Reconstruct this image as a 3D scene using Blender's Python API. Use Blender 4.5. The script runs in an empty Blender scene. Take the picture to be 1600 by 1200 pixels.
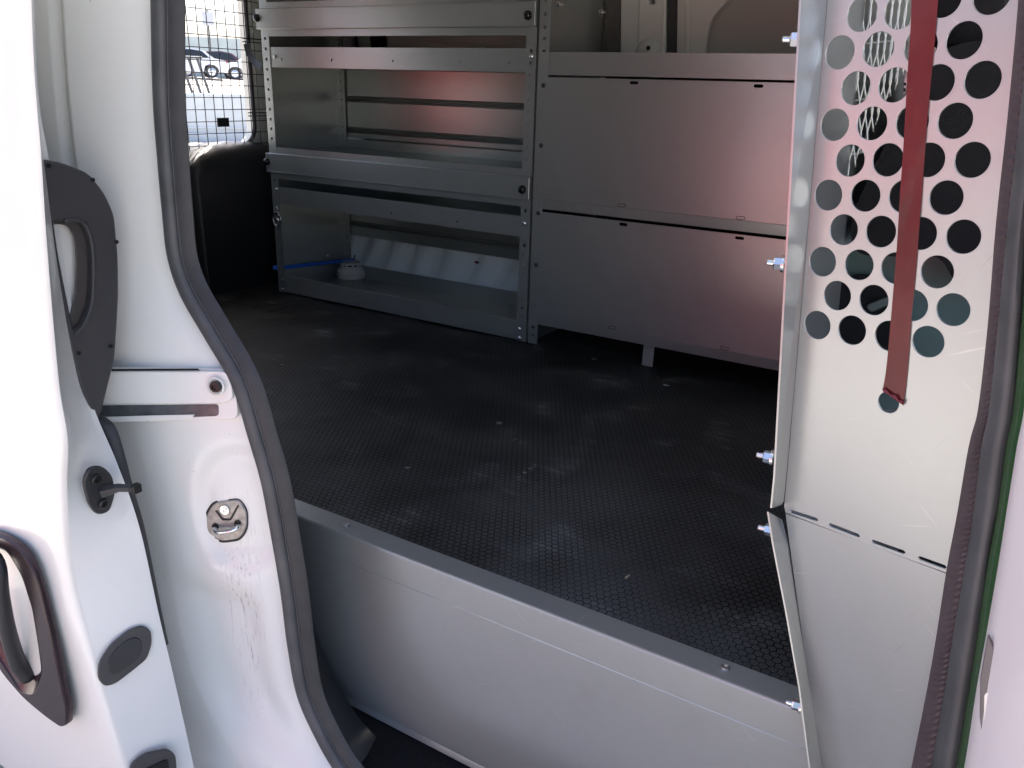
import bpy, bmesh, math, random
from mathutils import Vector, Matrix
random.seed(7)
C = bpy.context.scene.collection
sc = bpy.context.scene
rad = math.radians

# ------------------------------------------------------------------ camera
RX = Vector((0.8519824504025145, 0.2025824937623757, -0.4827900552280916))
RY = Vector((0.5227406836818862, -0.2772404121633795, 0.8061513080602634))
RZ = Vector((0.02946322843683242, -0.9392007703811238, -0.34210207699688494))
CAM = Vector((0, 0, 0.8)); FOC = 1275.0
cd = bpy.data.cameras.new('camera'); cam = bpy.data.objects.new('camera', cd); C.objects.link(cam)
cd.sensor_width = 36; cd.lens = 36 * FOC / 1600; cd.clip_start = 0.02; cd.clip_end = 2000
# columns: camera right, up, back in world axes (world x = forward along the van, y = into the van)
M = Matrix(((RX.x, -RX.y, -RX.z, CAM.x), (RY.x, -RY.y, -RY.z, CAM.y), (RZ.x, -RZ.y, -RZ.z, CAM.z), (0, 0, 0, 1)))
cam.matrix_world = M
sc.camera = cam
# ------------------------------------------------------------------ light
SUN_EL, SUN_AZ = rad(60), rad(112)          # azimuth measured from +X towards +Y
w = bpy.data.worlds.new('World'); sc.world = w; w.use_nodes = True
nt = w.node_tree; bg = nt.nodes['Background']
sky = nt.nodes.new('ShaderNodeTexSky'); sky.sky_type = 'NISHITA'; sky.sun_disc = False
sky.sun_elevation = SUN_EL; sky.sun_rotation = math.pi / 2 - SUN_AZ
sky.dust_density = 4.0; sky.air_density = 0.65; sky.ozone_density = 0.5
nt.links.new(sky.outputs[0], bg.inputs[0]); bg.inputs[1].default_value = 0.15
sd = bpy.data.lights.new('sun', 'SUN'); sd.energy = 4.6; sd.angle = rad(0.5); sd.color = (1, 0.95, 0.87)
so = bpy.data.objects.new('sun', sd); C.objects.link(so)
sv = Vector((math.cos(SUN_EL) * math.cos(SUN_AZ), math.cos(SUN_EL) * math.sin(SUN_AZ), math.sin(SUN_EL)))
so.rotation_euler = sv.to_track_quat('Z', 'Y').to_euler(); so.location = sv * 20
sc.view_settings.view_transform = 'Standard'; sc.view_settings.look = 'None'
sc.view_settings.gamma = 1; sc.view_settings.use_curve_mapping = False
sc.view_settings.exposure = 1.95
sc.render.engine = 'CYCLES'
sc.cycles.max_bounces = 10; sc.cycles.diffuse_bounces = 6; sc.cycles.glossy_bounces = 5
sc.cycles.caustics_reflective = False; sc.cycles.caustics_refractive = False
sc.cycles.use_denoising = True

# ------------------------------------------------------------------ survey helper: where a sight line meets a real plane of the van
def at(px, py, X=None, Y=None, Z=None):
    q = Vector((px - 800, py - 600, FOC)); d = Vector((RX.dot(q), RY.dot(q), RZ.dot(q)))
    if X is not None: t = (X - CAM.x) / d.x
    elif Y is not None: t = (Y - CAM.y) / d.y
    else: t = (Z - CAM.z) / d.z
    return CAM + d * t
def atplane(px, py, P, N):
    q = Vector((px - 800, py - 600, FOC)); d = Vector((RX.dot(q), RY.dot(q), RZ.dot(q)))
    return CAM + d * ((P - CAM).dot(N) / d.dot(N))

# ------------------------------------------------------------------ materials
def mat(name, col, metal=0.0, rough=0.5, noise=0.0, nscale=8.0, rnoise=0.0, bump=0.0, bscale=200.0, coat=0.0, spec=0.5, stretch=None, col2=None, aniso=0):
    m = bpy.data.materials.new(name); m.use_nodes = True; n = m.node_tree; p = n.nodes['Principled BSDF']
    p.inputs['Base Color'].default_value = (*col, 1); p.inputs['Metallic'].default_value = metal
    p.inputs['Roughness'].default_value = rough; p.inputs['Coat Weight'].default_value = coat
    p.inputs['Coat Roughness'].default_value = 0.08
    p.inputs['Specular IOR Level'].default_value = spec
    tc = n.nodes.new('ShaderNodeTexCoord'); mp = n.nodes.new('ShaderNodeMapping')
    n.links.new(tc.outputs['Object'], mp.inputs[0])
    if stretch: mp.inputs['Scale'].default_value = stretch
    if noise or col2:
        t = n.nodes.new('ShaderNodeTexNoise'); t.inputs['Scale'].default_value = nscale; t.inputs['Detail'].default_value = 6
        n.links.new(mp.outputs[0], t.inputs['Vector'])
        r = n.nodes.new('ShaderNodeMapRange'); r.inputs[1].default_value = 0.3; r.inputs[2].default_value = 0.7
        n.links.new(t.outputs['Fac'], r.inputs[0])
        mx = n.nodes.new('ShaderNodeMix'); mx.data_type = 'RGBA'
        c2 = col2 or tuple(c * (1 - noise) for c in col)
        mx.inputs[6].default_value = (*col, 1); mx.inputs[7].default_value = (*c2, 1)
        n.links.new(r.outputs[0], mx.inputs[0]); n.links.new(mx.outputs[2], p.inputs['Base Color'])
    if rnoise:
        t = n.nodes.new('ShaderNodeTexNoise'); t.inputs['Scale'].default_value = nscale * 2.3; t.inputs['Detail'].default_value = 5
        n.links.new(mp.outputs[0], t.inputs['Vector'])
        r = n.nodes.new('ShaderNodeMapRange'); r.inputs[3].default_value = rough - rnoise; r.inputs[4].default_value = rough + rnoise
        r.inputs[1].default_value = 0.3; r.inputs[2].default_value = 0.7
        n.links.new(t.outputs['Fac'], r.inputs[0]); n.links.new(r.outputs[0], p.inputs['Roughness'])
    if bump:
        t = n.nodes.new('ShaderNodeTexNoise'); t.inputs['Scale'].default_value = bscale; t.inputs['Detail'].default_value = 3
        n.links.new(tc.outputs['Object'], t.inputs['Vector'])
        b = n.nodes.new('ShaderNodeBump'); b.inputs['Strength'].default_value = bump; b.inputs['Distance'].default_value = 0.002
        n.links.new(t.outputs['Fac'], b.inputs['Height']); n.links.new(b.outputs[0], p.inputs['Normal'])
    return m
GREY = mat('grey_coated_steel', (0.40, 0.42, 0.425), 0.6, 0.298, noise=0.05, nscale=1.7, rnoise=0.012)
GREYD = mat('grey_coated_steel_back', (0.38, 0.395, 0.375), 0.6, 0.298, noise=0.06, nscale=1.7, rnoise=0.012)
ZINC = mat('zinc_fastener', (0.75, 0.75, 0.76), 1.0, 0.22)
BLKBOLT = mat('blackened_bolt', (0.04, 0.04, 0.04), 0.6, 0.4)
WHITE = mat('white_body_paint', (0.80, 0.80, 0.76), 0, 0.30, noise=0.04, nscale=3, coat=0.6)
WHITEIN = mat('white_inner_paint', (0.72, 0.75, 0.71), 0, 0.35, noise=0.06, nscale=4, coat=0.3)
RUB = mat('black_rubber', (0.035, 0.037, 0.042), 0, 0.55, noise=0.3, nscale=30, bump=0.15, bscale=700)
RUBG = mat('worn_grey_rubber', (0.08, 0.083, 0.09), 0, 0.5, noise=0.35, nscale=18, bump=0.15, bscale=600)
PLAS = mat('dark_grain_plastic', (0.028, 0.03, 0.033), 0, 0.5, noise=0.2, nscale=12, bump=0.35, bscale=900)
PLASG = mat('grey_grain_plastic', (0.05, 0.05, 0.054), 0, 0.42, noise=0.15, nscale=12, bump=0.3, bscale=900)
TRIMB = mat('black_trim_board', (0.012, 0.012, 0.014), 0, 0.7, noise=0.3, nscale=9, bump=0.2, bscale=300)
CARPET = mat('dark_carpet', (0.02, 0.02, 0.022), 0, 0.95, noise=0.4, nscale=160, bump=1.0, bscale=900, spec=0.1)
RIBM = mat('purple_grey_ribbed_rubber', (0.075, 0.055, 0.062), 0, 0.6, noise=0.25, nscale=20)
GREENM = mat('dark_strip_green_reflection', (0.025, 0.075, 0.025), 0, 0.18, noise=0.2, nscale=20)  # dark trim; the green it mirrors is put into its base colour
PINKW = mat('white_paint_pink_bounce', (0.80, 0.76, 0.78), 0, 0.28, coat=0.6)  # white body paint with the pink bounce light tinted into it
BLUE = mat('blue_rubber_strap', (0.03, 0.16, 0.75), 0, 0.45, noise=0.2, nscale=60)
CREAM = mat('aged_cream_plastic', (0.80, 0.77, 0.68), 0, 0.45, noise=0.1, nscale=40)
DARK = mat('dark_slot', (0.006, 0.006, 0.007), 0, 0.8)
SEATM = mat('black_seat_cloth', (0.010, 0.010, 0.012), 0, 0.9, noise=0.2, nscale=80, bump=0.5, bscale=900)
WIRE = mat('bright_spring_wire', (0.7, 0.72, 0.68), 0.8, 0.35)
MESHW = mat('dark_mesh_wire', (0.04, 0.042, 0.045), 0.5, 0.4)

def wearing(m, amt=1.0):
    """handling marks on coated sheet: faint smudges and hairline scratches"""
    n = m.node_tree; p = n.nodes['Principled BSDF']; src = p.inputs['Base Color'].links[0].from_socket
    tc = n.nodes.new('ShaderNodeTexCoord'); last = src
    for rot, sc_, lo, hi, fac in ((.5, (13, 13, 300), .74, .80, .22), (-.65, (11, 11, 280), .75, .80, .20), (1.1, (16, 16, 330), .75, .80, -.20)):
        mp = n.nodes.new('ShaderNodeMapping'); mp.inputs['Scale'].default_value = sc_
        vr = n.nodes.new('ShaderNodeVectorRotate'); vr.rotation_type = 'Y_AXIS'; vr.inputs['Angle'].default_value = rot; n.links.new(tc.outputs['Object'], vr.inputs['Vector'])
        t = n.nodes.new('ShaderNodeTexNoise'); t.inputs['Scale'].default_value = 1.0; t.inputs['Detail'].default_value = 1
        n.links.new(vr.outputs[0], mp.inputs[0]); n.links.new(mp.outputs[0], t.inputs['Vector'])
        r = n.nodes.new('ShaderNodeMapRange'); r.inputs[1].default_value = lo; r.inputs[2].default_value = hi; r.inputs[4].default_value = abs(fac) * amt
        n.links.new(t.outputs['Fac'], r.inputs[0])
        mx = n.nodes.new('ShaderNodeMix'); mx.data_type = 'RGBA'; mx.inputs[7].default_value = (.75, .75, .74, 1) if fac > 0 else (.12, .12, .12, 1)
        n.links.new(r.outputs[0], mx.inputs[0]); n.links.new(last, mx.inputs[6]); last = mx.outputs[2]
    t = n.nodes.new('ShaderNodeTexNoise'); t.inputs['Scale'].default_value = 9; t.inputs['Detail'].default_value = 8; t.inputs['Roughness'].default_value = .7
    n.links.new(tc.outputs['Object'], t.inputs['Vector'])
    r = n.nodes.new('ShaderNodeMapRange'); r.inputs[1].default_value = .52; r.inputs[2].default_value = .75; r.inputs[4].default_value = .22 * amt
    n.links.new(t.outputs['Fac'], r.inputs[0])
    mx = n.nodes.new('ShaderNodeMix'); mx.data_type = 'RGBA'; mx.inputs[7].default_value = (.26, .26, .25, 1)
    n.links.new(r.outputs[0], mx.inputs[0]); n.links.new(last, mx.inputs[6]); n.links.new(mx.outputs[2], p.inputs['Base Color'])
wearing(GREY); wearing(GREYD, 1.2)
def tape_mat():
    m = mat('red_vinyl_tape', (0.27, 0.04, 0.045), 0, 0.22, noise=0.35, nscale=9, bump=0.35, bscale=45, coat=0.1)
    return m
TAPE = tape_mat()

def jamb_mat():
    m = mat('white_jamb_paint', (0.80, 0.80, 0.77), 0, 0.34, coat=0.25); n = m.node_tree; p = n.nodes['Principled BSDF']
    tc = n.nodes.new('ShaderNodeTexCoord')
    mp = n.nodes.new('ShaderNodeMapping'); mp.inputs['Scale'].default_value = (95, 95, 7)
    t = n.nodes.new('ShaderNodeTexNoise'); t.inputs['Scale'].default_value = 2.2; t.inputs['Detail'].default_value = 9; t.inputs['Roughness'].default_value = 0.75
    n.links.new(tc.outputs['Object'], mp.inputs[0]); n.links.new(mp.outputs[0], t.inputs['Vector'])
    sep = n.nodes.new('ShaderNodeSeparateXYZ'); n.links.new(tc.outputs['Object'], sep.inputs[0])
    def bell(sock, c, wd):
        a = n.nodes.new('ShaderNodeMath'); a.operation = 'SUBTRACT'; a.inputs[1].default_value = c; n.links.new(sock, a.inputs[0])
        b = n.nodes.new('ShaderNodeMath'); b.operation = 'ABSOLUTE'; n.links.new(a.outputs[0], b.inputs[0])
        r = n.nodes.new('ShaderNodeMapRange'); r.interpolation_type = 'SMOOTHSTEP'
        r.inputs[1].default_value = 0; r.inputs[2].default_value = wd; r.inputs[3].default_value = 1; r.inputs[4].default_value = 0
        n.links.new(b.outputs[0], r.inputs[0]); return r.outputs[0]
    bx = bell(sep.outputs[0], -1.055, 0.06); bz = bell(sep.outputs[2], -0.10, 0.34)
    mu = n.nodes.new('ShaderNodeMath'); mu.operation = 'MULTIPLY'; n.links.new(bx, mu.inputs[0]); n.links.new(bz, mu.inputs[1])
    th = n.nodes.new('ShaderNodeMapRange'); th.inputs[1].default_value = 0.53; th.inputs[2].default_value = 0.72; n.links.new(t.outputs['Fac'], th.inputs[0])
    m2 = n.nodes.new('ShaderNodeMath'); m2.operation = 'MULTIPLY'; n.links.new(mu.outputs[0], m2.inputs[0]); n.links.new(th.outputs[0], m2.inputs[1])
    t2 = n.nodes.new('ShaderNodeTexNoise'); t2.inputs['Scale'].default_value = 150; t2.inputs['Detail'].default_value = 2
    n.links.new(tc.outputs['Object'], t2.inputs['Vector'])
    th2 = n.nodes.new('ShaderNodeMapRange'); th2.inputs[1].default_value = 0.74; th2.inputs[2].default_value = 0.8; th2.inputs[4].default_value = 0.5
    n.links.new(t2.outputs['Fac'], th2.inputs[0])
    ad = n.nodes.new('ShaderNodeMath'); ad.operation = 'ADD'; ad.use_clamp = True; n.links.new(m2.outputs[0], ad.inputs[0]); n.links.new(th2.outputs[0], ad.inputs[1])
    mx = n.nodes.new('ShaderNodeMix'); mx.data_type = 'RGBA'; mx.inputs[6].default_value = (0.80, 0.80, 0.77, 1); mx.inputs[7].default_value = (0.20, 0.18, 0.15, 1)
    n.links.new(ad.outputs[0], mx.inputs[0]); n.links.new(mx.outputs[2], p.inputs['Base Color'])
    return m
JAMB = jamb_mat()

def hex_mat():
    m = bpy.data.materials.new('hex_grip_floor'); m.use_nodes = True; n = m.node_tree; p = n.nodes['Principled BSDF']
    tc = n.nodes.new('ShaderNodeTexCoord')
    def vm(op, a, b=None):
        v = n.nodes.new('ShaderNodeVectorMath'); v.operation = op
        for i, s in enumerate((a, b)):
            if s is None: continue
            if isinstance(s, tuple): v.inputs[i].default_value = s
            else: n.links.new(s, v.inputs[i])
        return v
    def ma(op, a, b=0.0, clamp=False):
        v = n.nodes.new('ShaderNodeMath'); v.operation = op; v.use_clamp = clamp
        for i, s in enumerate((a, b)):
            if isinstance(s, (int, float)): v.inputs[i].default_value = s
            else: n.links.new(s, v.inputs[i])
        return v.outputs[0]
    P = 0.0140; S = (P, P * math.sqrt(3), 1)
    base = vm('ADD', tc.outputs['Object'], (20, 20, 0)).outputs[0]
    hs = (S[0] / 2, S[1] / 2, 0)
    a = vm('SUBTRACT', vm('MODULO', base, S).outputs[0], (hs[0], hs[1], 0)).outputs[0]
    b = vm('SUBTRACT', vm('MODULO', vm('ADD', base, (hs[0], hs[1], 0)).outputs[0], S).outputs[0], (hs[0], hs[1], 0)).outputs[0]
    def hexd(v):
        s = n.nodes.new('ShaderNodeSeparateXYZ'); n.links.new(vm('ABSOLUTE', v).outputs[0], s.inputs[0])
        return ma('MAXIMUM', s.outputs[0], ma('ADD', ma('MULTIPLY', s.outputs[0], 0.5), ma('MULTIPLY', s.outputs[1], 0.8660254)))
    d = ma('DIVIDE', ma('MINIMUM', hexd(a), hexd(b)), P / 2)          # 0 centre .. 1 edge
    groove = n.nodes.new('ShaderNodeMapRange'); groove.inputs[1].default_value = 0.80; groove.inputs[2].default_value = 0.90
    n.links.new(d, groove.inputs[0])                                   # 1 in the groove
    rim = n.nodes.new('ShaderNodeMapRange'); rim.inputs[1].default_value = 0.62; rim.inputs[2].default_value = 0.74
    n.links.new(d, rim.inputs[0])
    rimv = ma('MULTIPLY', rim.outputs[0], ma('SUBTRACT', 1.0, groove.outputs[0]))
    def noise(scale, lo, hi, det=5, vec=None):
        t = n.nodes.new('ShaderNodeTexNoise'); t.inputs['Scale'].default_value = scale; t.inputs['Detail'].default_value = det
        n.links.new(vec or tc.outputs['Object'], t.inputs['Vector'])
        r = n.nodes.new('ShaderNodeMapRange'); r.inputs[1].default_value = lo; r.inputs[2].default_value = hi
        n.links.new(t.outputs['Fac'], r.inputs[0]); return r.outputs[0]
    dust_sheen = noise(3.5, 0.40, 0.68, 8); grain = noise(420, 0.35, 0.75, 3); scuff = noise(7, 0.55, 0.75, 10)
    wear = noise(2.6, 0.38, 0.66, 7)
    mp = n.nodes.new('ShaderNodeMapping'); mp.inputs['Scale'].default_value = (1.6, 9, 1); mp.inputs['Rotation'].default_value = (0, 0, .35)
    n.links.new(tc.outputs['Object'], mp.inputs[0]); streak = noise(6, 0.52, 0.80, 10, mp.outputs[0])
    sep = n.nodes.new('ShaderNodeSeparateXYZ'); n.links.new(tc.outputs['Object'], sep.inputs[0])
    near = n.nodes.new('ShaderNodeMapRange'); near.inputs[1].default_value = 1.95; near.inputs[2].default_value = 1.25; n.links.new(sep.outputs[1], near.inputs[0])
    patch = noise(4.5, 0.38, 0.58, 6)
    grit = noise(190, 0.70, 0.76, 2)
    lum = ma('ADD', 0.016, ma('MULTIPLY', dust_sheen, 0.024))  # random dust patches, with a broad floor sheen put into the colour
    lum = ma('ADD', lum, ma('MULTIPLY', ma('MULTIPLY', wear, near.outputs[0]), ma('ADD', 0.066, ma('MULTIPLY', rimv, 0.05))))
    lum = ma('ADD', lum, ma('MULTIPLY', ma('MULTIPLY', scuff, ma('ADD', .25, streak)), 0.22))
    lum = ma('ADD', lum, ma('MULTIPLY', grit, 0.10))
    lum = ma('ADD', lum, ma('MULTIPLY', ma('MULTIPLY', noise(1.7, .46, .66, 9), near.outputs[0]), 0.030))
    lum = ma('ADD', lum, ma('MULTIPLY', streak, 0.012))
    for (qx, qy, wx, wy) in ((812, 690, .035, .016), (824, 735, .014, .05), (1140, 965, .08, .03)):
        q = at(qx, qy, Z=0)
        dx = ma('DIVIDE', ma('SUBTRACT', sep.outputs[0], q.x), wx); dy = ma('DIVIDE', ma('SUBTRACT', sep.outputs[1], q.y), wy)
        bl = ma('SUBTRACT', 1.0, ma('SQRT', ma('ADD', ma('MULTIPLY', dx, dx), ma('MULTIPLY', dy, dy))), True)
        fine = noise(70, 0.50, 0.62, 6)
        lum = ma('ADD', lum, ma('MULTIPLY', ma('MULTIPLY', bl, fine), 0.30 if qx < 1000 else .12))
    lum = ma('MULTIPLY', lum, ma('ADD', 0.35, ma('MULTIPLY', grain, 1.3)))
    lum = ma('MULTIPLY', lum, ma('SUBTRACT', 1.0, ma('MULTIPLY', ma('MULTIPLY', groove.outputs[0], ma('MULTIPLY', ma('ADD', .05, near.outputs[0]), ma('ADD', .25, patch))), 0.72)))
    cmb = n.nodes.new('ShaderNodeCombineXYZ')
    n.links.new(lum, cmb.inputs[0]); n.links.new(ma('MULTIPLY', lum, 1.02), cmb.inputs[1]); n.links.new(ma('MULTIPLY', lum, 1.03), cmb.inputs[2])
    n.links.new(cmb.outputs[0], p.inputs['Base Color'])
    n.links.new(ma('ADD', 0.42, ma('MULTIPLY', dust_sheen, 0.25)), p.inputs['Roughness'])
    n.links.new(ma('SUBTRACT', 0.42, ma('MULTIPLY', groove.outputs[0], 0.38)), p.inputs['Specular IOR Level'])
    bp = n.nodes.new('ShaderNodeBump'); bp.inputs['Strength'].default_value = 0.9; bp.inputs['Distance'].default_value = 0.0012
    n.links.new(ma('ADD', ma('SUBTRACT', 1.0, groove.outputs[0]), ma('MULTIPLY', grain, 0.35)), bp.inputs['Height'])
    n.links.new(bp.outputs[0], p.inputs['Normal'])
    return m
HEX = hex_mat()

# ------------------------------------------------------------------ object helpers (all meshes are made in world coordinates)
def setp(o, label=None, cat=None, group=None, kind=None):
    if label: o['label'] = label
    if cat: o['category'] = cat
    if group: o['group'] = group
    if kind: o['kind'] = kind
def root(name, label, cat, loc, group=None):
    o = bpy.data.objects.new(name, None); C.objects.link(o); o.location = loc; o.empty_display_size = 0.05
    setp(o, label, cat, group); return o
def wl(o):
    v = Vector(o.location)
    return v + wl(o.parent) if o.parent else v
def link(name, me, m, parent=None, origin=None):
    o = bpy.data.objects.new(name, me); C.objects.link(o)
    if m:
        me.materials.clear(); me.materials.append(m)
    if origin is None:
        xs = [v.co for v in me.vertices]
        origin = Vector((sum(v.x for v in xs), sum(v.y for v in xs), sum(v.z for v in xs))) / max(1, len(xs)) if xs else Vector()
        if name in KEEP0: origin = Vector()
    me.transform(Matrix.Translation(-origin))
    o.location = origin - (wl(parent) if parent else Vector())
    if parent: o.parent = parent
    return o
KEEP0 = {'door_jamb', 'cargo_floor_mat'}
def inst(src, name, mw, parent=None):
    """another object sharing src's mesh, put at world matrix mw"""
    o = bpy.data.objects.new(name, src); C.objects.link(o)
    if parent:
        o.parent = parent; mw = Matrix.Translation(-wl(parent)) @ mw
    o.matrix_basis = mw
    return o
def bm2(name, bm, m, parent=None, smooth=False, ang=None):
    bmesh.ops.recalc_face_normals(bm, faces=bm.faces)
    me = bpy.data.meshes.new(name); bm.to_mesh(me); bm.free()
    if smooth: me.polygons.foreach_set('use_smooth', [True] * len(me.polygons))
    if ang: me.set_sharp_from_angle(angle=rad(ang))
    return link(name, me, m, parent)
def box(bm, x0, x1, y0, y1, z0, z1, bev=0.0, mtx=None):
    r = bmesh.ops.create_cube(bm, size=1); vs = r['verts']
    for v in vs:
        v.co = Vector((x0 + (v.co.x + .5) * (x1 - x0), y0 + (v.co.y + .5) * (y1 - y0), z0 + (v.co.z + .5) * (z1 - z0)))
    if bev:
        es = list({e for v in vs for e in v.link_edges})
        rr = bmesh.ops.bevel(bm, geom=es, offset=bev, segments=2, affect='EDGES', profile=0.5)
        vs = list({v for f in rr['faces'] for v in f.verts} | {v for v in vs if v.is_valid})
    if mtx:
        for v in vs: v.co = mtx @ v.co
def onebox(name, x0, x1, y0, y1, z0, z1, m, parent=None, bev=0.002):
    bm = bmesh.new(); box(bm, x0, x1, y0, y1, z0, z1, bev); return bm2(name, bm, m, parent)
def circ(c, r, n=28, sx=1, sy=1, rot=0):
    out = []
    for i in range(n):
        a = 2 * math.pi * i / n; x, y = r * sx * math.cos(a), r * sy * math.sin(a)
        out.append((c[0] + x * math.cos(rot) - y * math.sin(rot), c[1] + x * math.sin(rot) + y * math.cos(rot)))
    return out
def slot(c, l, h, n=6):
    out = []
    for i in range(n + 1):
        a = -math.pi / 2 + math.pi * i / n; out.append((c[0] + l / 2 - h / 2 + h / 2 * math.cos(a), c[1] + h / 2 * math.sin(a)))
    for i in range(n + 1):
        a = math.pi / 2 + math.pi * i / n; out.append((c[0] - l / 2 + h / 2 + h / 2 * math.cos(a), c[1] + h / 2 * math.sin(a)))
    return out
def rrect(x0, y0, x1, y1, r, n=6):
    out = []
    for cx, cy, a0 in ((x1 - r, y1 - r, 0), (x0 + r, y1 - r, 90), (x0 + r, y0 + r, 180), (x1 - r, y0 + r, 270)):
        for i in range(n + 1):
            a = rad(a0 + 90 * i / n); out.append((cx + r * math.cos(a), cy + r * math.sin(a)))
    return out
def plate_mesh(name, outline, holes, t, O, U, V, bev=0.0):
    """flat sheet with real holes: outline and holes in (u,v), thickness t centred on the plane"""
    cu = bpy.data.curves.new(name, 'CURVE'); cu.dimensions = '2D'; cu.fill_mode = 'BOTH'; cu.extrude = t / 2 - bev
    if bev: cu.bevel_depth = bev; cu.bevel_resolution = 1; cu.offset = -bev
    for pts in [outline] + list(holes):
        s = cu.splines.new('POLY'); s.points.add(len(pts) - 1)
        for p, q in zip(s.points, pts): p.co = (q[0], q[1], 0, 1)
        s.use_cyclic_u = True
    ob = bpy.data.objects.new('tmp', cu); C.objects.link(ob)
    dg = bpy.context.evaluated_depsgraph_get(); dg.update()
    me = bpy.data.meshes.new_from_object(ob.evaluated_get(dg), depsgraph=dg)
    C.objects.unlink(ob); bpy.data.objects.remove(ob); bpy.data.curves.remove(cu)
    N = U.cross(V).normalized()
    m4 = Matrix(((U.x, V.x, N.x, O.x), (U.y, V.y, N.y, O.y), (U.z, V.z, N.z, O.z), (0, 0, 0, 1)))
    me.transform(m4); me.name = name
    return me
EX, EY, EZ = Vector((1, 0, 0)), Vector((0, 1, 0)), Vector((0, 0, 1))
def plateXZ(name, outline, holes, t, y, m, parent=None, bev=0.0):
    """outline in (x,z) at plane y; front face at y, thickness goes into the van"""
    return link(name, plate_mesh(name, outline, holes, t, Vector((0, y + t / 2, 0)), EX, EZ, bev), m, parent)
def plateYZ(name, outline, holes, t, x, m, parent=None):
    return link(name, plate_mesh(name, outline, holes, t, Vector((x, 0, 0)), EY, EZ), m, parent)
def rect(x0, z0, x1, z1): return [(x0, z0), (x1, z0), (x1, z1), (x0, z1)]
def smoothpath(pts, sub=6):
    P = [Vector(p) for p in pts]; P = [P[0] * 2 - P[1]] + P + [P[-1] * 2 - P[-2]]; out = []
    for i in range(1, len(P) - 2):
        for k in range(sub):
            t = k / sub; a, b, c, d = P[i - 1], P[i], P[i + 1], P[i + 2]
            out.append(0.5 * ((2 * b) + (-a + c) * t + (2 * a - 5 * b + 4 * c - d) * t * t + (-a + 3 * b - 3 * c + d) * t ** 3))
    out.append(P[-2]); return out
def sweep(bm, path, prof, B, closed=True):
    """prof: (a,b) pairs; a along in-plane normal (B x tangent), b along B"""
    rings = []
    for i, p in enumerate(path):
        t = (path[min(i + 1, len(path) - 1)] - path[max(i - 1, 0)]).normalized(); n = B.cross(t).normalized()
        rings.append([bm.verts.new(p + n * a + B * b) for a, b in prof])
    k = len(prof)
    for r0, r1 in zip(rings, rings[1:]):
        for j in range(k if closed else k - 1): bm.faces.new((r0[j], r0[(j + 1) % k], r1[(j + 1) % k], r1[j]))
    if closed:
        bm.faces.new(rings[0]); bm.faces.new(rings[-1][::-1])
def tube(bm, path, r, n=8, caps=True):
    path = [Vector(p) for p in path]; rings = []; up = None
    for i, p in enumerate(path):
        t = (path[min(i + 1, len(path) - 1)] - path[max(i - 1, 0)]).normalized()
        if up is None: up = t.orthogonal().normalized()
        up = (up - t * up.dot(t)).normalized(); s = t.cross(up)
        rr = r[i] if isinstance(r, (list, tuple)) else r
        rings.append([bm.verts.new(p + (up * math.cos(2 * math.pi * j / n) + s * math.sin(2 * math.pi * j / n)) * rr) for j in range(n)])
    for r0, r1 in zip(rings, rings[1:]):
        for j in range(n): bm.faces.new((r0[j], r0[(j + 1) % n], r1[(j + 1) % n], r1[j]))
    if caps: bm.faces.new(rings[0][::-1]); bm.faces.new(rings[-1])
def lathe(bm, prof, n=24, mtx=Matrix()):
    rings = []
    for r, z in prof:
        rings.append([bm.verts.new(mtx @ Vector((r * math.cos(2 * math.pi * j / n), r * math.sin(2 * math.pi * j / n), z))) for j in range(n)] if r > 1e-6 else [bm.verts.new(mtx @ Vector((0, 0, z)))])
    for a, b in zip(rings, rings[1:]):
        for j in range(n):
            k = (j + 1) % n
            if len(a) == 1 and len(b) == 1: continue
            if len(a) == 1: bm.faces.new((a[0], b[j], b[k]))
            elif len(b) == 1: bm.faces.new((a[j], a[k], b[0]))
            else: bm.faces.new((a[j], a[k], b[k], b[j]))
def frame(O, N, up=EZ):
    """matrix whose local z points along N"""
    N = N.normalized(); U = up.cross(N)
    U = U.normalized() if U.length > 1e-4 else EX.copy(); V = N.cross(U)
    return Matrix(((U.x, V.x, N.x, O.x), (U.y, V.y, N.y, O.y), (U.z, V.z, N.z, O.z), (0, 0, 0, 1)))
def proto(name, bm, m, smooth=True, ang=35):
    bmesh.ops.recalc_face_normals(bm, faces=bm.faces)
    me = bpy.data.meshes.new(name); bm.to_mesh(me); bm.free(); me.materials.append(m)
    if smooth:
        me.polygons.foreach_set('use_smooth', [True] * len(me.polygons)); me.set_sharp_from_angle(angle=rad(ang))
    return me
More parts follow.
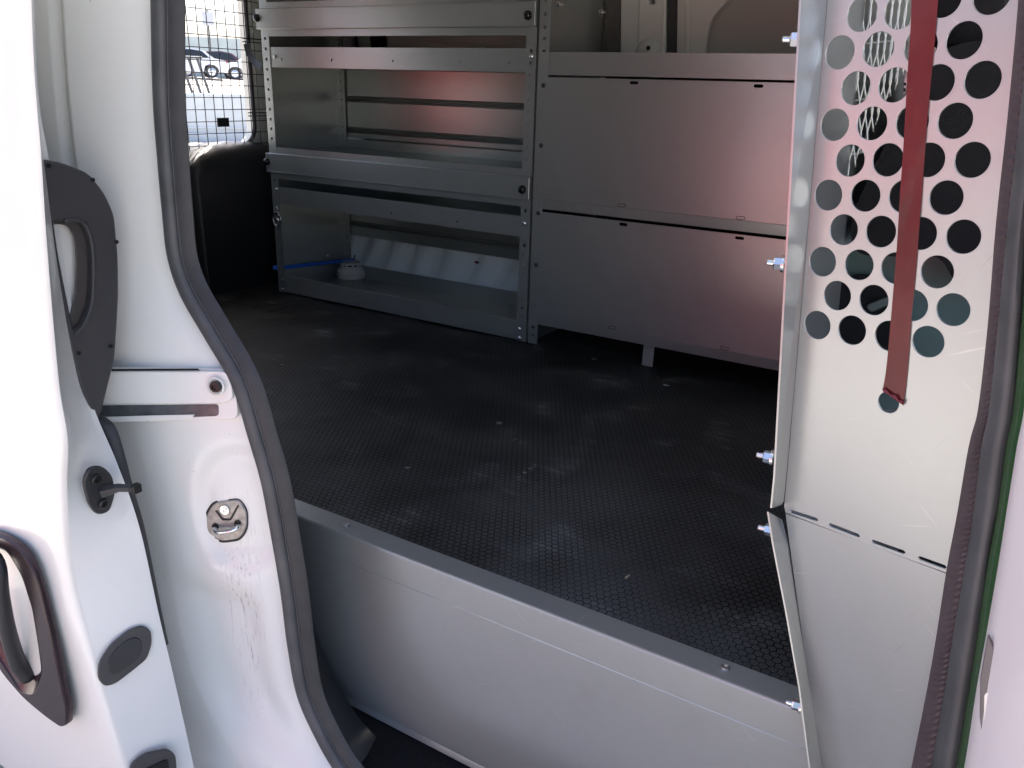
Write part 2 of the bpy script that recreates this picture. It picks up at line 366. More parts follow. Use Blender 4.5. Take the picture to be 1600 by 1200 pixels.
# fastener meshes, local z = outward
bm = bmesh.new(); lathe(bm, [(0, 0.0012), (0.0016, 0.0012), (0.0022, 0.0030), (0.0045, 0.0024), (0.0062, 0.0008), (0.0064, -0.001)], 16); SCREW = proto('screw', bm, ZINC)
bm = bmesh.new(); lathe(bm, [(0, 0.0045), (0.004, 0.004), (0.0065, 0.002), (0.007, -0.001)], 14); RIVET = proto('rivet', bm, BLKBOLT)
bm = bmesh.new(); lathe(bm, [(0, 0.0012), (0.003, 0.0012), (0.0045, 0.0006), (0.0048, -0.001)], 14); FLAT = proto('rivet', bm, GREY)
bm = bmesh.new(); lathe(bm, [(0, 0.014), (0.006, 0.0135), (0.0105, 0.011), (0.013, 0.006), (0.0135, -0.001)], 22); KNOB = proto('knob', bm, mat('gloss_black_rubber', (0.008, 0.008, 0.008), 0, 0.15))
def nutmesh():
    bm = bmesh.new(); lathe(bm, [(0, 0.001), (0.0098, 0.001), (0.0100, 0.0), (0.0100, -0.002)][::-1], 20)
    lathe(bm, [(0.0078, 0.001), (0.0078, 0.0085), (0.0066, 0.0100), (0.0036, 0.0104)], 6)
    lathe(bm, [(0.0036, 0.009), (0.0036, 0.0170), (0.0028, 0.0180), (0, 0.0180)], 12)
    return proto('nut', bm, ZINC, ang=25)
NUT = nutmesh()

# ================================================================== SETTING OUTSIDE
GROUND = mat('pale_concrete_ground', (0.42, 0.40, 0.37), 0, 0.9, noise=0.25, nscale=1.5)
def gz(x): return -0.72 + (0 if x > -19 else min(1.52, (-19 - x) / 21 * 1.52))
bm = bmesh.new()
xs = [-400, -120, -60, -40, -33, -26, -19, -12, -5, -1, 2, 8, 30, 400]; ys = [-400, -40, -10, -2, 4, 12, 40, 400]
gv = [[bm.verts.new((x, y, gz(x))) for y in ys] for x in xs]
for i in range(len(xs) - 1):
    for j in range(len(ys) - 1): bm.faces.new((gv[i][j], gv[i + 1][j], gv[i + 1][j + 1], gv[i][j + 1]))
g = bm2('ground', bm, GROUND); setp(g, kind='structure', label='pale sunlit parking lot ground')

def car(name, label, loc, rz, paint, scale=1.0, group=None):
    r = root(name, label, 'car', Vector((0, 0, 0)), group)
    def prof_extrude(pts, w0, w1, y=0):
        bm = bmesh.new(); a, b = [], []
        for x, z in pts:
            k = w0 + (w1 - w0) * max(0, (z - 0.8) / 0.65)
            a.append(bm.verts.new((x, -k, z))); b.append(bm.verts.new((x, k, z)))
        n = len(pts)
        for i in range(n): bm.faces.new((a[i], a[(i + 1) % n], b[(i + 1) % n], b[i]))
        bm.faces.new(a); bm.faces.new(b[::-1]); return bm
    body = [(-2.2, .35), (-2.25, .6), (-2.15, .9), (-1.6, .98), (-1.1, 1.36), (-.5, 1.46), (.3, 1.42), (1.05, .98), (1.8, .86), (2.2, .68), (2.25, .4), (1.85, .3), (1.8, .5), (1.6, .66), (1.35, .68), (1.1, .6), (1.0, .3), (-1.0, .3), (-1.1, .6), (-1.3, .68), (-1.55, .66), (-1.75, .5), (-1.8, .3)]
    bm = prof_extrude(body, 0.86, 0.66)
    bmesh.ops.triangulate(bm, faces=[f for f in bm.faces if len(f.verts) > 4])
    bo = bm2('body', bm, paint, r)
    gl = [(-1.35, 1.0), (-1.0, 1.32), (-.45, 1.40), (.25, 1.36), (.85, 1.0)]
    bm = prof_extrude(gl, 0.875, 0.70); bm2('window', bm, CARGL, r)
    for x in (-1.42, 1.45):
        for s in (-1, 1):
            bm = bmesh.new(); lathe(bm, [(0.20, .06), (.30, .1), (.32, .08), (.32, -.1), (.2, -.1)], 20, Matrix.Translation((x, s * .79, .32)) @ Matrix.Rotation(-s * math.pi / 2, 4, 'X'))
            wh = bm2('wheel', bm, RUB, r)
            bm = bmesh.new(); lathe(bm, [(0, .07), (.06, .08), (.18, .05), (.205, .07)], 14, Matrix.Translation((x, s * .79, .32)) @ Matrix.Rotation(-s * math.pi / 2, 4, 'X'))
            bm2('rim', bm, ZINC, wh)
    for s in (-1, 1):
        bm = bmesh.new(); box(bm, 2.12, 2.22, s * .62 - .16, s * .62 + .16, .62, .76, .02); bm2('headlight', bm, WIRE, r)
        bm = bmesh.new(); box(bm, -2.24, -2.14, s * .66 - .13, s * .66 + .13, .70, .86, .02); bm2('taillight', bm, REDL, r)
    r.location = loc; r.rotation_euler = (0, 0, rz); r.scale = (scale,) * 3
    return r
CARGL = mat('dark_car_glass', (0.02, 0.025, 0.03), 0, 0.08)
REDL = mat('red_lamp_plastic', (0.4, 0.01, 0.01), 0, 0.2)
def paint(n, c): return mat(n, c, 0, 0.25, coat=0.7)
PW, PM, PR, PS = paint('car_white', (0.75, 0.75, 0.76)), paint('car_maroon', (0.10, 0.035, 0.045)), paint('car_red', (0.40, 0.02, 0.025)), paint('car_silver', (0.35, 0.36, 0.37))
dirv = Vector((-0.775, 0.632, 0)); side = Vector((0.632, 0.775, 0))
def far(dist, px):                                  # point on the lot at a distance, along a bearing seen through the rear glass
    q = at(px, 121, X=-2.7) - CAM; q.z = 0; q.normalize(); p = q * dist; p.z = gz(p.x); return p
for i, (px, dist, pn, rz, lab, nm) in enumerate([
        (286, 50, PW, 0.10, 'white parked car nearest the left edge of the rear window, seen side on', 'parked_car'),
        (333, 55, PM, 0.1, 'maroon parked car between the white cars seen through the rear window', 'parked_car'),
        (404, 52.5, PW, 0.15, 'white parked car at the right edge of the rear window beside the maroon one', 'parked_car')]):
    car(nm, lab, far(dist, px), math.atan2(side.y, side.x) + math.pi + rz, pn, group='cars parked in the lot behind the van')
bm = bmesh.new(); c0 = far(23.0, 350)
mm = Matrix.Translation(c0) @ Matrix.Rotation(math.atan2(side.y, side.x), 4, 'Z')
box(bm, -5, 5, -.22, .22, -.05, 1.14, .03, mm); box(bm, -5, 5, -.26, .26, .30, .36, .02, mm); box(bm, -5, 5, -.32, .32, -.05, .2, .03, mm)
BARR = mat('pale_blue_grey_concrete', (0.56, 0.60, 0.62), 0, 0.85, noise=0.15, nscale=3)
b = bm2('barrier', bm, BARR); setp(b, 'pale blue-grey concrete barrier seen low through the rear window mesh', 'barrier')
# pole sign and slatted railing in the lot
r = root('sign', 'small sign on a thin grey pole beyond the parked cars', 'sign', far(60, 333))
p = far(60, 333); bm = bmesh.new(); tube(bm, [p, p + EZ * 4.0], .05, 8); bm2('pole', bm, RUBG, r)
mm = Matrix.Translation(p + EZ * 3.5) @ Matrix.Rotation(math.atan2(side.y, side.x), 4, 'Z')
bm = bmesh.new(); box(bm, -.35, .35, -.1, -.05, -.4, .4, .01, mm); bm2('sign_panel', bm, mat('sign_grey', (0.5, 0.52, 0.55)), r)
p = far(23, 305) + EZ * 1.13; r = root('railing', 'dark slanted slat railing at the left edge of the rear window view', 'railing', p)
for k in range(4):
    q0 = p + side * (k * .20 - .3); bm = bmesh.new(); tube(bm, [q0, q0 + EZ * .85 - side * .22], .035, 6); bm2('bar', bm, RUBG, r)
q0 = p - side * .6; bm = bmesh.new(); tube(bm, [q0 + EZ * .84, q0 + side * .8 + EZ * .84], .03, 6); bm2('rail', bm, RUBG, r)
# far building strip behind the cars
bm = bmesh.new(); p = far(90, 345)
mm = Matrix.Translation(p) @ Matrix.Rotation(math.atan2(side.y, side.x), 4, 'Z')
box(bm, -40, 40, 0, 8, -1, 3.6, 0, mm)
b = bm2('building', bm, mat('pale_far_wall', (0.42, 0.48, 0.48), 0, .8, noise=.15, nscale=.6)); setp(b, 'long low pale grey building beyond the parked cars', 'building')
# red car standing in the sun behind the photographer: it is what the sheet metal mirrors
for x, pn, lab in ((-1.0, PR, 'bright red car nose-in opposite the side door, right of the silver one'), (-2.95, PS, 'silver car nose-in between two red cars opposite the side door'),
                   (-4.95, PR, 'bright red car nose-in just left of the silver one'), (-6.95, PR, 'leftmost red car in the row opposite the side door')):
    car('parked_car', lab, Vector((x, -5.1, -.72)), math.pi / 2, pn, 1.08, group='cars parked in a row opposite the side door')

# ================================================================== THE VAN
van = root('cargo_van', 'white cargo van with its side door slid open, black grip floor and steel shelving inside', 'van', Vector((-1.0, 1.7, -0.72)))
XR = -2.72                                            # rear doors
FY0, FY1 = 1.035, 2.68
# floor pan, roof, walls
onebox('floor_pan', XR, .0, 1.02, 2.70, -.06, -.012, PLAS, van)
onebox('roof', XR - .05, 1.6, .80, 2.80, 1.30, 1.33, WHITE, van, .006)
# far side wall, with the far front door's window
wh = rrect(0.20, .55, .95, 1.12, .08)
plateXZ('side_wall', rect(XR, -.5, 1.6, 1.30), [wh], .04, 2.72, WHITEIN, van)
# near inner side wall behind the door opening
plateXZ('inner_side_panel', rect(XR, -.02, -1.55, 1.30), [], .01, 1.075, TRIMB, van)
# near outer quarter panel
plateXZ('quarter_panel', rect(XR - .03, -.45, -1.76, 1.30), [], .01, .735, WHITE, van)
# seals follow the door opening: measured on the plane of the flange
YO = 0.86
SP = [(243, -160), (244, -60), (245, 0), (248, 150), (255, 250), (262, 330), (270, 400), (290, 460), (330, 530), (370, 600), (395, 680), (415, 750), (430, 830), (445, 920), (455, 1000), (470, 1080), (498, 1145), (530, 1200), (580, 1262), (650, 1315)]
seal = [at(x, y, Y=YO) for x, y in SP]
zb = seal[-1].z
seal += [Vector((seal[-1].x + .10, YO, zb - .03)), Vector((-.45, YO, zb - .035)), Vector((-.2, YO, zb - .035))]
path = smoothpath(seal, 6)
B = EY                                                # n = B x t ; t points down => n = +Y x -Z = -X
def ell(ca, cb, ra, rb, n=14): return [(ca + ra * math.cos(2 * math.pi * i / n), cb + rb * math.sin(2 * math.pi * i / n)) for i in range(n)]
bm = bmesh.new(); sweep(bm, path, ell(-.0125, -.004, .0145, .0125), B); s1 = bm2('door_seal', bm, RUBG, van, True, 50)
bm = bmesh.new(); sweep(bm, path, [(-.026, .001), (-.030, -.004), (-.034, -.002), (-.046, .004), (-.050, .010), (-.046, .014), (-.026, .012)], B); bm2('seal_lip', bm, RUB, s1, True, 50)
bm = bmesh.new(); sweep(bm, path, ell(-.0295, -.0045, .0014, .0014, 6), B); bm2('seal_bead', bm, RUBG, s1, True)
# return of the pillar behind the seal, running back to the inner wall
bm = bmesh.new(); prev = None
for i, p in enumerate(path):
    t = (path[min(i + 1, len(path) - 1)] - path[max(i - 1, 0)]).normalized(); n = B.cross(t).normalized()
    row = [bm.verts.new(p + n * a + B * b) for a, b in ((-.044, .012), (-.02, .03), (.10, .10), (.34, .22))]
    if prev:
        for j in range(3): bm.faces.new((prev[j], prev[j + 1], row[j + 1], row[j]))
    prev = row
bm2('pillar_lining', bm, TRIMB, van, True)
# white jamb: grid from the seal out to the rear, with pressed relief
def jy(x, z, s, sx):
    """depth (y) of the jamb: s = distance out from the seal"""
    y = YO + .004 - .10 * (1 - math.exp(-max(0, s - .012) / .13)) * 0.9
    sm = lambda a, b, v: (lambda t: t * t * (3 - 2 * t))(min(1, max(0, (v - a) / (b - a))))
    y += .016 * sm(.155, .165, s) * sm(.42, .5, z)                          # upright step in the upper part
    y -= .010 * sm(.175, .185, s) * sm(.42, .5, z)
    d = math.hypot((x + 1.055) / .085, (z - .09) / .13); y += .014 * (1 - sm(.75, 1.0, d))         # pocket round the striker
    y -= .012 * sm(.0, .035, .20 - z) * sm(.0, .08, z + .06) * 0
    y += .020 * sm(-.02, -.10, z + .02) * (1 - sm(-.30, -.42, z)) * sm(.03, .10, s) * (1 - sm(.16, .26, s))   # soft hollow lower down
    y -= .006 * math.exp(-((z + .005 - .35 * (x + 1.05)) / .012) ** 2) * sm(.02, .05, s) * (1 - sm(.12, .16, s))
    return y
JZ = [1.30 - i * (1.30 + .70) / 160 for i in range(161)]
def sealx(z):
    best = None
    for a, b in zip(path, path[1:]):
        if (a.z - z) * (b.z - z) <= 0 and a.z != b.z:
            return a.x + (b.x - a.x) * (a.z - z) / (a.z - b.z)
    return path[0].x if z > path[0].z else path[-1].x
JO = [0, .004, .008, .014] + [.02 + i * .0075 for i in range(30)] + [.26, .30, .36, .45, .55]
bm = bmesh.new(); prev = None
for z in JZ:
    sx = sealx(max(z, zb + .003))
    row = []
    for s in JO:
        x = max(sx - s * (1.0 if s < .26 else 1.25), -1.8); row.append(bm.verts.new((x + .004, jy(x, z, s, sx), z)))
    if prev:
        for j in range(len(JO) - 1): bm.faces.new((prev[j], prev[j + 1], row[j + 1], row[j]))
    prev = row
bm.verts.ensure_lookup_table()
jamb = bm2('door_jamb', bm, JAMB, van, True)
def jpt(px, py, lift=0.0):
    """point of the jamb seen at a pixel of the survey photograph"""
    y = .80
    for _ in range(30):
        p = at(px, py, Y=y); y = 0.5 * y + 0.5 * jy(p.x, p.z, sealx(p.z) - p.x, 0)
    p = at(px, py, Y=y - lift); return p
def jnorm(px, py):
    a, b, c = jpt(px - 6, py), jpt(px + 6, py), jpt(px, py + 8); n = (b - a).cross(c - a).normalized()
    return n if n.y < 0 else -n
# rail cover plate, its bolt, and the slot under it
O = jpt(300, 612); N = jnorm(300, 612)
def onplane(pts, O, N, lift):
    F = frame(O, N); inv = F.inverted(); P = O + N * lift; out = []
    for x, y in pts:
        q = inv @ atplane(x, y, P, N); out.append((q.x, q.y))
    return out, F
def pplate(name, pts, O, N, lift, t, m, parent, bev=0.0, holes=()):
    o2, F = onplane(pts, O, N, lift)
    hs = [onplane(h, O, N, lift)[0] for h in holes]
    U, V = Vector(F.col[0][:3]), Vector(F.col[1][:3])
    return link(name, plate_mesh(name, o2, hs, t, O + N * (lift - t / 2), U, V, bev), m, parent)
def rpx(pts, r=10, n=4):
    """round the corners of a pixel polygon"""
    out = []; k = len(pts)
    for i in range(k):
        a, b, c = Vector(pts[i - 1]), Vector(pts[i]), Vector(pts[(i + 1) % k])
        r1 = min(r, (a - b).length * .45, (c - b).length * .45)
        p, q = b + (a - b).normalized() * r1, b + (c - b).normalized() * r1
        for j in range(n + 1):
            t = j / n; v = p * (1 - t) ** 2 + b * 2 * t * (1 - t) + q * t * t; out.append((v.x, v.y))
    return out
under = pplate('rail_plate', rpx([(120, 575), (364, 576), (373, 655), (120, 662)], 14), O, N, .006, .010, JAMB, van, .0015, )
cover = pplate('rail_plate', rpx([(110, 580), (358, 580), (364, 622), (352, 631), (110, 632)], 16), O, N, .0135, .007, JAMB, van, .002)
pplate('rail_slot', rpx([(130, 634), (341, 632), (341, 650), (130, 659)], 5), O, N, .0075, .004, mat('dark_steel_slot', (.16, .175, .19), .6, .35, noise=.5, nscale=40), van)
pplate('slot_edge', [(130, 577), (308, 576), (312, 579), (130, 580)], O, N, .0150, .002, DARK, van)
pplate('slot_rail', [(140, 652), (303, 648), (300, 653), (140, 660)], O, N, .011, .005, JAMB, van)
bo = jpt(337, 604, .016); bm = bmesh.new()
lathe(bm, [(.0155, -.002), (.0155, .001), (.0135, .002), (.0125, .0005)], 24); inst(proto('bolt_collar', bm, JAMB), 'bolt_collar', frame(bo, N), van)
bm = bmesh.new(); lathe(bm, [(.0098, -.002), (.0098, .003), (.0085, .0045), (.0050, .0045), (.0045, .0015), (0, .0015)], 20); BIGB = proto('bolt', bm, BLKBOLT); inst(BIGB, 'bolt', frame(bo, N), van)
# striker
O = jpt(352, 815); N = jnorm(352, 815)
STR = mat('grimy_cast_steel', (.52, .51, .48), .6, .42, noise=.45, nscale=70, rnoise=.1, bump=.4, bscale=400)
st = pplate('striker', rpx([(334, 786), (372, 781), (384, 800), (384, 826), (374, 842), (345, 846), (324, 832), (322, 806)], 8), O, N, .006, .007, STR, van, .0015)
DG = mat('dark_gap', (.03, .028, .025), .2, .6)  # near-black brown for the striker seat, ribs, posts and door dimple outlines
pplate('striker_seat', rpx([(332, 783), (374, 778), (387, 798), (387, 828), (376, 845), (344, 849), (321, 834), (319, 804)], 9), O, N, .0015, .002, DG, st)
F = frame(atplane(351, 797, O + N * .009, N), N); bm = bmesh.new(); lathe(bm, [(.0095, -.003), (.0085, .001), (.006, .001), (.0055, .0025), (.0025, .0025), (.002, .0005), (0, .0005)], 20); inst(proto('striker_bolt', bm, ZINC), 'striker_bolt', F, st)
bm = bmesh.new()
for (a, b) in (((337, 798), (348, 812)), ((372, 790), (360, 812)), ((348, 812), (360, 812))):
    tube(bm, [atplane(*a, O + N * .0075, N), atplane(*b, O + N * .0075, N)], .0016, 6)
bm2('striker_rib', bm, DG, st)
for q in ((336, 823), (371, 818)):
    bm = bmesh.new(); lathe(bm, [(.0062, -.002), (.0062, .001), (.0048, .001), (.0045, -.001), (0, -.001)], 16); inst(proto('striker_post', bm, DG), 'striker_post', frame(atplane(*q, O + N * .0075, N), N), st)
l0, l1 = atplane(337, 829, O + N * .012, N), atplane(370, 826, O + N * .012, N)
bm = bmesh.new(); tube(bm, smoothpath([atplane(336, 823, O + N * .004, N), atplane(336, 827, O + N * .014, N), l0 * .8 + l1 * .2 + N * .008, l1 * .8 + l0 * .2 + N * .008, atplane(371, 824, O + N * .014, N), atplane(371, 818, O + N * .004, N)], 4), .0042, 10); bm2('striker_loop', bm, ZINC, st, True)

# ---- step well below the threshold
stepo = onebox('step_tread', -1.0, -.05, .872, 1.00, -.47, -.40, CARPET, van, .006)
bm = bmesh.new()
WE = [(474, 930), (486, 965), (496, 995), (507, 1028), (525, 1064), (560, 1120), (600, 1163), (645, 1203), (720, 1250), (800, 1290)]
wp = smoothpath([at(x, y, Y=.955) for x, y in WE], 4); sp2 = []
for p in wp:
    q = min(path, key=lambda v: abs(v.z - p.z) + .4 * abs(v.x - p.x)); sp2.append(Vector((q.x + .035, YO + .012, q.z)))
prev = None
for a, b in zip(sp2, wp):
    row = [bm.verts.new(a), bm.verts.new((a + b) / 2 + Vector((.0, -.012, .004))), bm.verts.new(b), bm.verts.new(b + Vector((-.07, .03, -.03)))]
    if prev:
        for j in range(3): bm.faces.new((prev[j], prev[j + 1], row[j + 1], row[j]))
    prev = row
bm2('step_trim', bm, PLAS, van, True)
onebox('rocker_panel', -.85, 0.1, .76, .86, -.60, zb - .05, WHITE, van, .01)

# ---- front side of the opening: ribbed trim, seal, gloss strip, painted pillar edge
def strip(name, A, Bp, m, parent, ya, yb, bulge, back=.02, sub=5, ribs=0, n=7):
    a = smoothpath([at(x, y, Y=ya) for x, y in A], sub); b = smoothpath([at(x, y, Y=yb) for x, y in Bp], sub)
    if ribs:                                        # resample finely
        def rs(P, k): 
            out = []
            for i in range(k):
                f = i / (k - 1) * (len(P) - 1); j = min(int(f), len(P) - 2); out.append(P[j].lerp(P[j + 1], f - j))
            return out
        a, b = rs(a, ribs * 4), rs(b, ribs * 4)
    bm = bmesh.new(); prev = None
    for i, (p, q) in enumerate(zip(a, b)):
        row = []
        for j in range(n):
            t = j / (n - 1); v = p.lerp(q, t); k = bulge * math.sin(math.pi * t)
            if ribs and 0 < j < n - 1 and t > .35: k += (.0022 if i % 4 in (0, 1) else -.0018)
            row.append(bm.verts.new(v + Vector((0, -k, 0))))
        row.append(bm.verts.new(q + Vector((0, back, 0)))); row.append(bm.verts.new(p + Vector((0, back, 0))))
        if prev:
            for j in range(len(row)): bm.faces.new((prev[j], prev[(j + 1) % len(row)], row[(j + 1) % len(row)], row[j]))
        prev = row
    return bm2(name, bm, m, parent, True, 50)
Pa = [(1601, -150), (1591, 0), (1575, 175), (1556, 350), (1544, 500), (1528, 640), (1513, 700), (1496, 800), (1479, 890), (1462, 1000), (1446, 1090), (1424, 1200), (1400, 1320)]
Pb = [(1618, -150), (1609, 0), (1594, 175), (1574, 350), (1560, 500), (1545, 640), (1533, 700), (1521, 800), (1507, 890), (1488, 1000), (1474, 1090), (1455, 1200), (1432, 1320)]
Pc = [(1650, -150), (1642, 0), (1628, 175), (1606, 350), (1596, 500), (1583, 640), (1572, 700), (1558, 800), (1542, 890), (1526, 1000), (1512, 1090), (1494, 1200), (1470, 1320)]
Pd = [(1662, -150), (1655, 0), (1641, 175), (1622, 350), (1611, 500), (1600, 640), (1589, 700), (1573, 800), (1559, 890), (1540, 1000), (1524, 1090), (1507, 1200), (1484, 1320)]
Pe = [(1900, -150), (1900, 0), (1880, 175), (1860, 350), (1850, 500), (1850, 640), (1840, 700), (1820, 800), (1800, 890), (1790, 1000), (1780, 1090), (1760, 1200), (1740, 1320)]
strip('ribbed_trim', Pa, Pb, RIBM, van, .885, .862, .004, ribs=120)
strip('pillar_seal', Pb, Pc, RUBG, van, .858, .838, .012)
strip('gloss_strip', Pc, Pd, GREENM, van, .832, .815, .002)
strip('front_pillar', Pd, Pe, PINKW, van, .805, .66, .03, n=12)
latch = [(1543, 990), (1552, 1012), (1559, 1045), (1557, 1100), (1551, 1150), (1545, 1178), (1536, 1165), (1530, 1120), (1531, 1060)]
O = at(1545, 1080, Y=.785); N = Vector((-.25, -.97, 0)).normalized()
lt = pplate('latch_bracket', rpx(latch, 6), O, N, 0, .004, mat('latch_grey', (.14, .13, .14), .5, .4), van, .001)
pplate('latch_slot', rpx([(1538, 1085), (1546, 1080), (1547, 1150), (1543, 1165), (1537, 1130)], 4), O, N, .002, .002, mat('latch_zinc', (.6, .58, .6), .6, .3), lt)
# front door skin continuing forward
plateXZ('front_door', rect(.12, -.45, 1.3, 1.30), [rrect(.30, .45, 1.15, 1.15, .1)], .03, .64, PINKW, van)
onebox('cab_floor', -.1, 1.6, .76, 2.70, -.42, -.36, CARPET, van)
onebox('dashboard', 1.15, 1.6, .80, 2.70, -.36, .45, PLAS, van, .03)

# ---- sliding door pushed back along the side
door = None
L1 = [(40, -160), (44, 0), (48, 100), (54, 180), (60, 250), (70, 400), (88, 600), (102, 690), (101, 775), (113, 900), (145, 1025), (198, 1200), (235, 1320)]
L2 = [(47, -160), (50, 0), (53, 100), (60, 180), (73, 250), (89, 360), (107, 470), (132, 600), (150, 655), (180, 725), (215, 825), (245, 960), (270, 1065), (300, 1200), (320, 1300)]
A1 = smoothpath([at(x, y, Y=.60) for x, y in L1], 6)
A2 = smoothpath([at(x, y, Y=.70) for x, y in L2], 6)
def byz(P, z):
    for a, b in zip(P, P[1:]):
        if (a.z - z) * (b.z - z) <= 0 and abs(a.z - b.z) > 1e-6: return a.lerp(b, (a.z - z) / (a.z - b.z))
    return Vector((P[0].x, P[0].y, z)) if z > P[0].z else Vector((P[-1].x, P[-1].y, z))
ZS = [1.28 - i * (1.28 + .52) / 110 for i in range(111)]
bm = bmesh.new(); prev = None
for z in ZS:
    p = byz(A1, z); row = []
    for dx, dy in ((0, .004), (-.0015, -.001), (-.006, -.0045), (-.014, -.007), (-.04, -.010), (-.12, -.016), (-.3, -.022), (-.6, -.024), (-1.0, -.018), (-1.5, .0)):
        y = p.y + dy - .012 * math.exp(-((z + .02) / .10) ** 2) * min(1, -dx / .1)
        row.append(bm.verts.new((p.x + dx, y, z)))
    if prev:
        for j in range(len(row) - 1): bm.faces.new((prev[j], prev[j + 1], row[j + 1], row[j]))
    prev = row
door = bm2('sliding_door', bm, WHITE, van, True)
bm = bmesh.new(); prev = None
for z in ZS:
    p, q = byz(A1, z), byz(A2, z); p = p + Vector((0, .004, 0)); row = []
    for t in (0, .03, .12, .4, .75, .93, .98, 1.0):
        v = p.lerp(q, t); 
        k = {0: 0, .03: -.0, .12: .002, .4: .004, .75: .004, .93: .003, .98: .001, 1.0: -.003}[t]
        row.append(bm.verts.new(v + Vector((-k * .3, -k, 0))))
    row.append(bm.verts.new(q + Vector((-.012, .003, 0)))); row.append(bm.verts.new(q + Vector((-1.3, .003, 0))))
    if prev:
        for j in range(len(row) - 1): bm.faces.new((prev[j], prev[j + 1], row[j + 1], row[j]))
    prev = row
bm2('door_edge', bm, mat('white_door_edge', (.77, .79, .77), 0, .32, noise=.05, nscale=5, coat=.4), door, True, 40)
# inner pull-handle trim standing off the inner face of the door
TRX = -1.21
def tpts(l, X=TRX): return [(lambda v: (v.y, v.z))(at(x, y, X=X)) for x, y in l]
outl = rpx([(60, 247), (100, 255), (140, 271), (164, 302), (179, 335), (185, 400), (186, 460), (180, 560), (170, 600), (160, 640), (152, 662), (125, 600), (95, 480)], 12, 3)
hole = rpx([(84, 345), (124, 346), (137, 360), (143, 385), (145, 430), (142, 475), (130, 506), (116, 520), (106, 470), (92, 400)], 8, 3)
me = plate_mesh('pull_handle_trim', tpts(outl), [tpts(hole)], .014, Vector((TRX - .007, 0, 0)), EY, EZ, .003)
tr = link('pull_handle_trim', me, PLASG, door)
def tplate(name, pts, hs, depth, t, m):
    X = TRX - depth; me = plate_mesh(name, tpts(pts, X), [tpts(h, X) for h in hs], t, Vector((X, 0, 0)), EY, EZ, min(.001, t * .3)); return link(name, me, m, tr)
tplate('cup_wall', rpx([(70, 330), (120, 330), (152, 360), (152, 500), (118, 540), (75, 540)], 10, 3), [rpx([(82, 349), (105, 352), (116, 372), (119, 410), (117, 460), (108, 496), (82, 496)], 8, 3)], .016, .003, mat('brown_grey_cup', (.075, .068, .066), 0, .35))
tplate('cup_back', rpx([(60, 335), (130, 340), (130, 520), (60, 520)], 5, 2), [], .030, .002, WHITE)
bm = bmesh.new(); rp = [at(x, y, X=TRX) for x, y in [(100, 345), (124, 345), (137, 358), (144, 385), (146, 430), (143, 475), (131, 508), (117, 524)]]
tube(bm, smoothpath(rp, 5), .0035, 8); bm2('cup_rim', bm, PLASG, tr, True)
for q in ((76, 259), (145, 281), (182, 378), (173, 541), (123, 552)):
    bm = bmesh.new(); lathe(bm, [(.0032, -.001), (.0032, .0012), (.0022, .0015), (.0015, 0), (0, 0)], 12); inst(proto('trim_screw', bm, DARK), 'trim_screw', frame(at(*q, X=TRX + .001), EX), tr)
# black weather strip on the door's inner edge, tapering down
wsA = [(140, 640), (152, 662), (165, 690), (188, 740), (215, 825), (245, 960), (258, 1010)]
wsB = [(158, 652), (175, 668), (188, 705), (205, 770), (222, 830), (247, 952), (259, 1008)]
strip('weather_strip', wsA, wsB, RUB, door, .705, .715, .004, back=.006)
# guide roller bracket and plugs on the door edge
def doorplane(y0, y1, ym):
    a, b, c = byz(A1, at(100, y0, Y=.6).z), byz(A1, at(100, y1, Y=.6).z), byz(A2, at(200, ym, Y=.7).z)
    n = (b - a).cross(c - a).normalized(); return (a + b + c) / 3, (n if n.x > 0 else -n)
O, N = doorplane(700, 860, 760)
br = pplate('guide_bracket', rpx([(140, 732), (160, 728), (176, 742), (181, 770), (172, 800), (152, 806), (140, 790), (131, 755)], 10), O, N, .011, .007, PLAS, door, .002)
for q in ((150, 748), (161, 786)):
    bm = bmesh.new(); lathe(bm, [(.0088, -.002), (.0088, .0025), (.0075, .0040), (.0048, .0040), (.0042, .001), (0, .001)], 18)
    inst(proto('bracket_bolt', bm, BLKBOLT), 'bracket_bolt', frame(atplane(*q, O + N * .0115, N), N), br)
P0 = atplane(160, 768, O + N * .012, N); P1 = atplane(185, 762, O + N * .030, N); P2 = atplane(203, 763, O + N * .045, N); P3 = atplane(212, 763, O + N * .05, N)
bm = bmesh.new(); tube(bm, [P0, P0.lerp(P1, .5), P1, P2, P3], [.012, .009, .0075, .0068, .0068], 6); bm2('guide_arm', bm, PLAS, br)
bm = bmesh.new(); box(bm, -.006, .006, -.007, .007, -.007, .007, .001, Matrix.Translation(P3)); bm2('guide_tip', bm, BLKBOLT, br)
O, N = doorplane(930, 1110, 1010)
pl = [(152, 1060), (154, 1035), (172, 1008), (200, 985), (222, 977), (236, 985), (238, 1005), (230, 1030), (208, 1048), (182, 1068), (164, 1074)]
o1 = pplate('oval_plug', rpx(pl, 8, 3), O, N, .009, .004, PLASG, door, .0018)
cx, cy = 196, 1026
pplate('plug_face', rpx([(cx + (x - cx) * .62, cy + (y - cy) * .62) for x, y in pl], 8, 3), O, N, .0115, .004, PLAS, o1, .001)
o1 = pplate('lower_plug', rpx([(202, 1196), (225, 1178), (262, 1170), (275, 1180), (277, 1210), (270, 1245), (205, 1250)], 9, 3), O, N, .010, .005, PLASG, door, .0018)
pplate('plug_face', rpx([(222, 1205), (262, 1186), (268, 1225), (225, 1240)], 6, 3), O, N, .0128, .004, DARK, o1)
